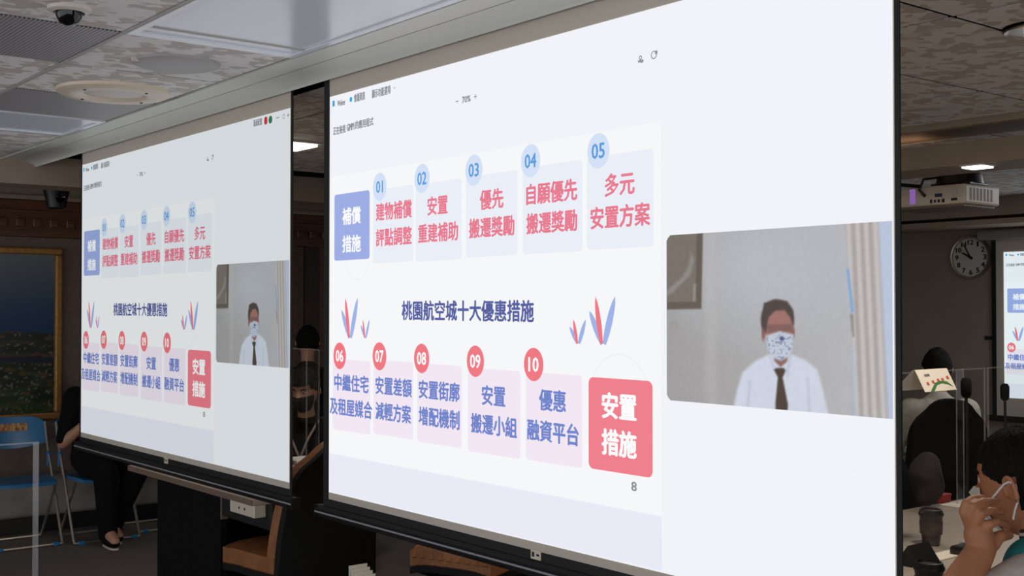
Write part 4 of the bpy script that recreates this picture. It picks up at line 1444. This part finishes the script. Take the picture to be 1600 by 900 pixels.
def head_mb(mat4, nu=48, nv=36):
    mb = B(); vs = []; fs = []
    for j in range(nv + 1):
        t_ = math.pi * j / nv
        for i in range(nu):
            a_ = 2 * math.pi * i / nu
            vs.append(mat4 @ head_fn((math.sin(t_) * math.sin(a_), math.sin(t_) * math.cos(a_), math.cos(t_))))
    for j in range(nv):
        for i in range(nu):
            fs.append((j * nu + i, (j + 1) * nu + i, (j + 1) * nu + (i + 1) % nu, j * nu + (i + 1) % nu))
    mb.add(vs, fs)
    for s in (-1, 1):    # ears: plate, helix rim, lobe
        pl = B().ell((0, 0, 0), (.006, .015, .028), 14, 10)
        T_ = mat4 @ Matrix.Translation((s * .083, -.014, -.010)) @ Matrix.Rotation(s * .45, 4, 'Z') @ Matrix.Rotation(-.15, 4, 'X')
        pl.tube([(s * (.004 + .002 * math.sin(a)), .017 * math.cos(a) * (1 if a < 2.4 else .8), .030 * math.sin(a)) for a in [(-.35 + k * .33) for k in range(14)]], [.0035] + [.0048] * 11 + [.006, .0055], 8)
        mb.add([T_ @ Vector(v_) for v_ in pl.v], pl.f)
    return mb


def fuse(meshes, voxel, name, m, parent, its=4):
    """one continuous body surface"""
    bm = bmesh.new()
    for me in meshes:
        bm.from_mesh(me)
        bpy.data.meshes.remove(me)
    me = bpy.data.meshes.new(name)
    bm.to_mesh(me); bm.free()
    o = bpy.data.objects.new(name, me)
    COL.objects.link(o)
    r = o.modifiers.new('remesh', 'REMESH'); r.mode = 'VOXEL'; r.voxel_size = voxel
    sm = o.modifiers.new('smooth', 'SMOOTH'); sm.factor = .5; sm.iterations = its
    dg = bpy.context.evaluated_depsgraph_get()
    m2 = bpy.data.meshes.new_from_object(o.evaluated_get(dg))
    bpy.data.objects.remove(o)
    bpy.data.meshes.remove(me)
    m2.materials.clear(); m2.materials.append(m)
    for p_ in m2.polygons:
        p_.use_smooth = True
    off = parent.location
    for v_ in m2.vertices:
        v_.co -= off
    return link(name, m2, parent)


def clothing(nodes, edges, root, name, m, parent, sub=2, voxel=.011):
    return fuse([skin_mesh(nodes, edges)], voxel, name, m, parent, 8)


def hair_mb(mat4, line, th=.008, rough=.0, nu=64, nv=40, seed=1):
    """cap over the skull where line(direction) is true"""
    r_ = random.Random(seed)
    pts = {}; vs = []; fs = []

    def get(j, i, side):
        k = (j, i % nu, side)
        if k not in pts:
            t_ = math.pi * j / nv; a_ = 2 * math.pi * i / nu
            d = Vector((math.sin(t_) * math.sin(a_), math.sin(t_) * math.cos(a_), math.cos(t_)))
            p_ = head_fn(d)
            e_ = th * (1 + rough * (r_.random() - .5)) if side else -.004
            pts[k] = len(vs); vs.append(mat4 @ (p_ + d * e_))
        return pts[k]
    sel = set()
    for j in range(nv):
        for i in range(nu):
            t_ = math.pi * (j + .5) / nv; a_ = 2 * math.pi * (i + .5) / nu
            if line(Vector((math.sin(t_) * math.sin(a_), math.sin(t_) * math.cos(a_), math.cos(t_)))):
                sel.add((j, i))
    for (j, i) in sel:
        for side in (0, 1):
            fs.append((get(j, i, side), get(j + 1, i, side), get(j + 1, i + 1, side), get(j, i + 1, side)))
        for (dj, di, e0, e1) in ((-1, 0, (j, i), (j, i + 1)), (1, 0, (j + 1, i), (j + 1, i + 1)), (0, -1, (j, i), (j + 1, i)), (0, 1, (j, i + 1), (j + 1, i + 1))):
            if (j + dj, (i + di) % nu) not in sel and 0 <= j + dj < nv:
                fs.append((get(*e0, 0), get(*e1, 0), get(*e1, 1), get(*e0, 1)))
    return B().add(vs, fs)


def short_hair(d):
    x, y, z = d
    if y > .0:
        return z > .36 + .12 * y or (y < .55 and abs(x) > .5 and z > -.02 + .5 * y)
    if y > -.2 and abs(x) > .75:
        return z > .16
    return z > -.42


def head_frame(c, face, tilt=0.0, roll=0.0, s=1.0):
    f = Vector(face).normalized()
    yaw = math.atan2(-f.x, f.y)
    return Matrix.Translation(c) @ Matrix.Rotation(yaw, 4, 'Z') @ Matrix.Rotation(-tilt, 4, 'X') @ Matrix.Rotation(roll, 4, 'Y') @ Matrix.Scale(s, 4)


def eyes(mat4, parent):
    for s in (-1, 1):
        c = mat4 @ Vector((s * .030, .0685, .014))
        e_ = B().ell(c, (.012, .012, .012), 12, 8).build('eye', mat('eye_white', (226, 220, 212), .3), parent, True)
        c2 = mat4 @ Vector((s * .030, .0765, .013))
        B().ell(c2, (.0055, .0055, .0055), 10, 6).build('iris', M['black'], e_, True)
        B().tube([mat4 @ Vector((s * .013, .087, .030)), mat4 @ Vector((s * .03, .082, .036)), mat4 @ Vector((s * .047, .071, .030))], .0035, 6).build('eyebrow', M['hair'], parent, True)


# ---------- the seated man in the foreground
F = Vector((-.11, .994, 0)).normalized()
L_ = Vector((-F.y, F.x, 0))           # his left
HC = atd(1595, 754, 2.60)
HF = head_frame(HC, F, math.radians(10))
base = Vector((HC.x, HC.y, 0)) - F * .11
seat_z = .46
man = thing('person', 'man with short black hair and teal vest touching his cheek at the desk', 'person', (base.x, base.y, 0))
LAT = L_
W = lambda f_, l_, z_: base + F * f_ + L_ * l_ + Vector((0, 0, z_))
neckz = HC.z - .10
sh = HC.z - .165
elb = atd(1462, 985, 2.36)
wr_ = atd(1534, 858, 2.445)
N_ = {
    'pelvis': (W(-.02, 0, seat_z + .12), (.16, .13)), 'waist': (W(-.02, 0, seat_z + .28), (.14, .11)), 'chest': (W(0, 0, sh - .12), (.155, .115)),
    'neck0': (W(.03, 0, sh + .02), .065), 'neck1': (W(.07, 0, neckz + .03), .054), 'skull': (HC - F * .01, .06),
    'shL': (W(.02, .17, sh - .03), .062), 'shR': (W(.02, -.17, sh - .03), .062),
    'elL': (elb, .045), 'mL': (elb.lerp(wr_, .35), .044), 'm2L': (elb.lerp(wr_, .7), .036), 'wrL': (wr_, .029), 'paL': (atd(1529, 836, 2.445), .030),
    'elR': (W(.12, -.24, sh - .30), .045), 'wrR': (W(.36, -.16, .80), .03), 'haR': (W(.43, -.13, .79), .028),
    'hipL': (W(.10, .10, seat_z + .08), .085), 'knL': (W(.48, .12, seat_z + .05), .062), 'anL': (W(.46, .12, .10), .042), 'toL': (W(.60, .13, .05), .035),
    'hipR': (W(.10, -.10, seat_z + .08), .085), 'knR': (W(.48, -.12, seat_z + .05), .062), 'anR': (W(.46, -.12, .10), .042), 'toR': (W(.60, -.13, .05), .035),
}
E_ = [('pelvis', 'waist'), ('waist', 'chest'), ('chest', 'neck0'), ('neck0', 'neck1'), ('neck1', 'skull'), ('chest', 'shL'), ('shL', 'elL'), ('elL', 'mL'), ('mL', 'm2L'), ('m2L', 'wrL'), ('wrL', 'paL'),
      ('chest', 'shR'), ('shR', 'elR'), ('elR', 'wrR'), ('wrR', 'haR'), ('pelvis', 'hipL'), ('hipL', 'knL'), ('knL', 'anL'), ('anL', 'toL'), ('pelvis', 'hipR'), ('hipR', 'knR'), ('knR', 'anR'), ('anR', 'toR')]
parts = [skin_mesh(N_, E_, 'pelvis'), head_mb(HF).mesh('h')]
# hand: palm wedge and five separate fingers
MCP = {'pinky': (1507, 799, 2.440), 'ring': (1515, 806, 2.432), 'middle': (1525, 816, 2.430), 'index': (1536, 829, 2.436)}
FING = {'pinky': [(1509, 786, 2.436), (1519, 779, 2.447), (1535, 777, 2.472)],
        'ring': [(1520, 791, 2.425), (1535, 784, 2.436), (1556, 783, 2.476)],
        'middle': [(1533, 803, 2.420), (1547, 798, 2.432), (1567, 800, 2.478)],
        'index': [(1546, 819, 2.426), (1558, 815, 2.436), (1574, 821, 2.480)]}
for k, c in MCP.items():
    a_, b_ = atd(1533, 852, 2.446), atd(*c)
    nd = {'w': (wr_.lerp(b_, .12), .020), 'p': (a_.lerp(b_, .5), .0155), 'k': (b_, .0118)}
    ed = [('w', 'p'), ('p', 'k')]
    prev = 'k'
    for i, q_ in enumerate(FING[k]):
        nd['f%d' % i] = (atd(*q_), (.0098, .0086, .0072)[i] * (.88 if k == 'pinky' else 1))
        ed.append((prev, 'f%d' % i)); prev = 'f%d' % i
    parts.append(skin_mesh(nd, ed, 'w', 2))
nd = {'w': (wr_, .022), 'a': (atd(1549, 848, 2.452), .019), 'b': (atd(1562, 838, 2.456), .0125), 'c': (atd(1577, 836, 2.485), .0095)}
parts.append(skin_mesh(nd, [('w', 'a'), ('a', 'b'), ('b', 'c')], 'w', 2))
fuse(parts, .0032, 'body', M['skin'], man, 2)
hair_mb(HF, short_hair, .0065, .35, 180, 120).build('hair', M['hair'], man, True)
eyes(HF, man)
# mask with ear loops
mk_ = []
mf = []
for j in range(9):
    for i in range(13):
        a_ = math.radians(-46 + 92 * i / 12)
        z_ = .0 - .86 * j / 8
        rr_ = math.sqrt(max(0, 1 - min(.98, z_ * z_)))
        d = Vector((rr_ * math.sin(a_), rr_ * math.cos(a_), z_))
        mk_.append(HF @ (head_fn(d) + d * .006))
for j in range(8):
    for i in range(12):
        q_ = j * 13 + i
        mf.append((q_, q_ + 1, q_ + 14, q_ + 13))
mask = B().add(mk_, mf).build('face_mask', M['white'], man, True)
lp = [atd(*q_) for q_ in [(1548, 781, 2.50), (1568, 757, 2.515), (1576, 753, 2.52)]]
B().tube(lp, .0022, 6).build('ear_loop', M['white'], mask, True)
lp = [atd(*q_) for q_ in [(1576, 753, 2.52), (1586, 757, 2.525), (1592, 769, 2.53), (1591, 781, 2.53), (1586, 796, 2.525), (1583, 812, 2.52)]]
B().tube(lp, .0022, 6).build('ear_loop', M['white'], mask, True)
# clothes
nd = {'a': (W(-.02, 0, seat_z + .10), (.185, .155)), 'b': (W(-.02, 0, seat_z + .28), (.165, .135)), 'c': (W(0, 0, sh - .12), (.175, .135)), 'd': (W(.03, 0, sh + .03), .075),
      'e': (W(.02, .165, sh - .02), .072), 'f': (W(.02, -.165, sh - .02), .072), 'g': (W(.02, .165, sh - .02).lerp(elb, .45), .062), 'h': (W(.02, -.165, sh - .02).lerp(N_['elR'][0], .5), .062)}
clothing(nd, [('a', 'b'), ('b', 'c'), ('c', 'd'), ('c', 'e'), ('c', 'f'), ('e', 'g'), ('f', 'h')], 'a', 'shirt', M['greyc'], man)
nd = {'a': (W(-.02, 0, seat_z + .12), (.20, .17)), 'b': (W(-.02, 0, seat_z + .28), (.178, .15)), 'c': (W(0, 0, sh - .11), (.185, .150)), 'd': (W(.03, 0, sh + .035), .078), 'e': (W(.03, .115, sh + .005), .072), 'f': (W(.03, -.115, sh + .005), .072)}
clothing(nd, [('a', 'b'), ('b', 'c'), ('c', 'd'), ('c', 'e'), ('c', 'f')], 'a', 'vest', M['teal'], man)
for k, (dz, mm) in enumerate([(.036, 'black'), (.043, 'white'), (.050, 'black'), (.057, 'white'), (.064, 'black')]):
    B().tube([W(.035 + .07 * math.cos(a_ * .3142), .075 * math.sin(a_ * .3142), sh + dz + .02 - .022 * math.cos(a_ * .3142)) for a_ in range(21)], .0042, 6).build('collar_stripe', M[mm], man, True)
nd = {'p': (W(-.02, 0, seat_z + .10), (.17, .14)), 'hl': (W(.1, .1, seat_z + .08), .1), 'kl': (W(.48, .12, seat_z + .05), .078), 'al': (W(.46, .12, .14), .06), 'hr': (W(.1, -.1, seat_z + .08), .1), 'kr': (W(.48, -.12, seat_z + .05), .078), 'ar': (W(.46, -.12, .14), .06)}
clothing(nd, [('p', 'hl'), ('hl', 'kl'), ('kl', 'al'), ('p', 'hr'), ('hr', 'kr'), ('kr', 'ar')], 'p', 'trousers', M['blackf'], man)
for s in (-1, 1):
    a_ = W(.46, .12 * s, .04); b_ = W(.62, .13 * s, .035)
    clothing({'a': (a_, .05), 'b': (b_, .042)}, [('a', 'b')], 'a', 'shoe', M['blackp'], man)
office_chair('office_chair', 'black office chair under the man in the teal vest', 'chair', (base.x - F.x * .04, base.y - F.y * .04, 0), math.atan2(-F.x, F.y), M['blackl'], M['blackl'], .84, .50)


def seated(label, loc, face, cloth, trous, skinm, head_h, lean=.0, tilt=0.0, armL=None, armR=None, legs=True, voxel=.009, hair_th=.012, seat=.45, knee=.46, feet=None, hs=1.0):
    f_ = Vector(face).normalized(); l_ = Vector((-f_.y, f_.x, 0)); b_ = Vector(loc)
    Wp = lambda a, c, z: b_ + f_ * a + l_ * c + Vector((0, 0, z))
    global LAT
    LAT = l_
    o = thing('person', label, 'person', loc)
    shz = head_h - .36
    hc = Wp(.05 + lean * 1.2, 0, head_h - .122)
    hf = head_frame(hc, face, tilt, 0, hs)
    aL = armL or [Wp(.10 + lean, .25, shz - .27), Wp(.34 + lean, .14, shz - .30)]
    aR = armR or [Wp(.10 + lean, -.25, shz - .27), Wp(.34 + lean, -.14, shz - .30)]
    n_ = {'pelvis': (Wp(0, 0, seat + .11), (.15, .12)), 'waist': (Wp(lean * .3, 0, seat + .26), (.13, .10)), 'chest': (Wp(lean * .8, 0, shz - .10), (.15, .11)), 'n0': (Wp(lean + .01, 0, shz + .03), .06),
          'n1': (Wp(lean + .03, 0, shz + .12), .05), 'sk': (hc, .055), 'sL': (Wp(lean * .9, .165, shz - .02), .058), 'sR': (Wp(lean * .9, -.165, shz - .02), .058),
          'eL': (aL[0], .042), 'wL': (aL[1], .028), 'eR': (aR[0], .042), 'wR': (aR[1], .028)}
    e_ = [('pelvis', 'waist'), ('waist', 'chest'), ('chest', 'n0'), ('n0', 'n1'), ('n1', 'sk'), ('chest', 'sL'), ('sL', 'eL'), ('eL', 'wL'), ('chest', 'sR'), ('sR', 'eR'), ('eR', 'wR')]
    fl = feet or [(.42, .11), (.42, -.11)]
    for s, nm in ((1, 'L'), (-1, 'R')):
        fx, fy = fl[0 if s == 1 else 1]
        n_['h' + nm] = (Wp(.10, .09 * s, seat + .08), .085); n_['k' + nm] = (Wp(knee, .105 * s, seat + .06), .062)
        n_['a' + nm] = (Wp(fx, fy, .10), .042); n_['t' + nm] = (Wp(fx + .13, fy, .05), .034)
        e_ += [('pelvis', 'h' + nm), ('h' + nm, 'k' + nm), ('k' + nm, 'a' + nm), ('a' + nm, 't' + nm)]
    meshes = [skin_mesh(n_, e_, 'pelvis'), head_mb(hf, 32, 24).mesh('h')]
    for s, wpt, ept in ((1, aL[1], aL[0]), (-1, aR[1], aR[0])):   # hands
        d = (wpt - ept).normalized(); sd = d.cross(Vector((0, 0, 1))).normalized()
        for i in range(4):
            k0 = wpt + d * .085 + sd * (.030 - .020 * i)
            ln = (.06, .07, .066, .052)[i]
            nd_ = {'w': (wpt + d * .015, .018), 'k': (k0, .0125), 'm': (k0 + d * ln * .55 + Vector((0, 0, -.006)), .0105), 't': (k0 + d * ln - Vector((0, 0, .022)), .009)}
            meshes.append(skin_mesh(nd_, [('w', 'k'), ('k', 'm'), ('m', 't')], 'w', 1))
        nd_ = {'w': (wpt + d * .02, .018), 'a': (wpt + d * .05 + sd * s * .04, .0125), 'b': (wpt + d * .09 + sd * s * .055, .010)}
        meshes.append(skin_mesh(nd_, [('w', 'a'), ('a', 'b')], 'w', 1))
    fuse(meshes, voxel, 'body', skinm, o)
    hair_mb(hf, short_hair, hair_th, .8, 40, 28).build('hair', M['hair'], o, True)
    eyes(hf, o)
    return o, Wp, n_, hf, shz


def garments(o, Wp, n_, shz, top_m, leg_m, seat=.45, sleeve=1.0, shoes=True, sub=2):
    g = 1.16
    R2 = lambda r, k=g, a=.012: tuple(v * k + a for v in r) if isinstance(r, tuple) else r * k + a
    top = {k: (n_[k][0], R2(n_[k][1])) for k in ('pelvis', 'waist', 'chest', 'n0', 'sL', 'sR')}
    ed = [('pelvis', 'waist'), ('waist', 'chest'), ('chest', 'n0'), ('chest', 'sL'), ('chest', 'sR')]
    for s in 'LR':
        top['e' + s] = (n_['s' + s][0].lerp(n_['e' + s][0], min(1, sleeve)), .056)
        ed.append(('s' + s, 'e' + s))
        if sleeve > 1:
            top['w' + s] = (n_['e' + s][0].lerp(n_['w' + s][0], .9), .040)
            ed.append(('e' + s, 'w' + s))
    clothing(top, ed, 'pelvis', 'top', top_m, o, sub)
    tr = {'pelvis': (n_['pelvis'][0], (.16, .13))}
    ed = []
    for s in 'LR':
        tr['h' + s] = (n_['h' + s][0], .10); tr['k' + s] = (n_['k' + s][0], .084); tr['a' + s] = (n_['a' + s][0] + Vector((0, 0, -.02)), .062)
        ed += [('pelvis', 'h' + s), ('h' + s, 'k' + s), ('k' + s, 'a' + s)]
    clothing(tr, ed, 'pelvis', 'trousers', leg_m, o, sub)
    if shoes:
        for s in 'LR':
            a_ = n_['a' + s][0].copy(); a_.z = .052; b_ = n_['t' + s][0].copy(); b_.z = .042
            sh_ = clothing({'a': (a_, .046), 'b': (b_, .036), 'c': (a_ + Vector((0, 0, .05)), .05)}, [('a', 'b'), ('a', 'c')], 'a', 'shoe', M['blackf'], o, 1)
            d = (b_ - a_); d.z = 0; d.normalize(); n2_ = Vector((-d.y, d.x, 0))
            pts = []
            for (k, w2) in ((-.04, .022), (.05, .03), (.12, .03), (.155, .014)):
                pts.append((a_ + d * k, w2))
            out = [(p_ + n2_ * w2) for p_, w2 in pts] + [(p_ - n2_ * w2) for p_, w2 in pts[::-1]]
            B().prism([(q_.x, q_.y) for q_ in out], 2, 0, .012).build('sole', M['white_pl'], sh_)


# person in black on the second folding chair, facing into the room
cl2 = c2.location
el_ = onY(95, 672, cl2.y - .02)
wr2 = onY(140, 648, cl2.y - .18)
o, Wp, n_, hf, shz = seated('person in black clothes and trousers seated on a blue folding chair', (cl2.x, cl2.y + .03, 0), (0, -1, 0), None, None, M['skin2'], 1.36, .03, .1,
                            armR=[onY(99, 692, cl2.y - .02), onY(142, 655, cl2.y - .20)], feet=[(.20, .03), (.38, -.06)])
garments(o, Wp, n_, shz, M['blackf'], M['blackf'], sleeve=.92)

# masked man behind the long desk, and a second head behind him
pm = atd(474, 600, 7.05)
o, Wp, n_, hf, shz = seated('man in dark jacket and dark mask seated behind the long desk', (pm.x + .08, pm.y + .02, 0), (-.75, -.66, 0), None, None, M['skin2'], 1.235, .10, .30, hs=1.06)
garments(o, Wp, n_, shz, M['blackf'], M['blackf'], sleeve=1.2)
mv = []; mf = []
for j in range(7):
    for i in range(11):
        a_ = math.radians(-60 + 12 * i); z_ = -.02 - .80 * j / 6
        rr_ = math.sqrt(max(0, 1 - z_ * z_)); d = Vector((rr_ * math.sin(a_), rr_ * math.cos(a_), z_))
        mv.append(hf @ (head_fn(d) + d * .012))
for j in range(6):
    for i in range(10):
        mf.append((j * 11 + i, j * 11 + i + 1, j * 11 + i + 12, j * 11 + i + 11))
B().add(mv, mf).build('face_mask', mat('dark_mask', (34, 34, 42), .85), o, True)
for s in (-1, 1):
    B().tube([Wp(.15, s * .085, shz + .06), Wp(.235, s * .05, shz - .04), Wp(.235, s * .008, shz - .14)], .007, 6).build('collar', M['grey_wall'], o, True)
office_chair('office_chair', 'black office chair under the masked man', 'chair', (pm.x + .10, pm.y + .04, 0), math.atan2(.75, -.66), M['blackl'], M['blackl'], .92, .48)

ph = atd(482, 530, 9.0)
o, Wp, n_, hf, shz = seated('dark haired person turned away behind the masked man', (ph.x - .02, ph.y - .02, 0), (.5, .85, 0), None, None, M['skin2'], onX(482, 511, ph.x).z + .005, .03, .15)
garments(o, Wp, n_, shz, M['blackf'], M['blackf'], sleeve=1.2)
office_chair('office_chair', 'black office chair under the person behind the masked man', 'chair', (ph.x - .02, ph.y - .02, 0), math.atan2(-.5, .85), M['blackl'], M['blackl'], .92, .48)

# person in cream jacket with back to the room, beyond the meeting desks
pb = atd(1465, 562, 7.35)
f4 = Vector((.72, .69, 0)).normalized()
o, Wp, n_, hf, shz = seated('dark haired person in cream jacket seated with back turned below the clock', (pb.x - f4.x * .05, pb.y - f4.y * .05, 0), f4, None, None, M['skin2'], onX(1465, 545, pb.x).z, .02, .0)
garments(o, Wp, n_, shz, M['creamc'], M['blackf'], sleeve=1.2)
office_chair('office_chair', 'black high-backed office chair of the person in the cream jacket', 'chair', (pb.x - f4.x * .05, pb.y - f4.y * .05, 0), math.atan2(-f4.x, f4.y), M['blackl'], M['blackl'], 1.06, .48)
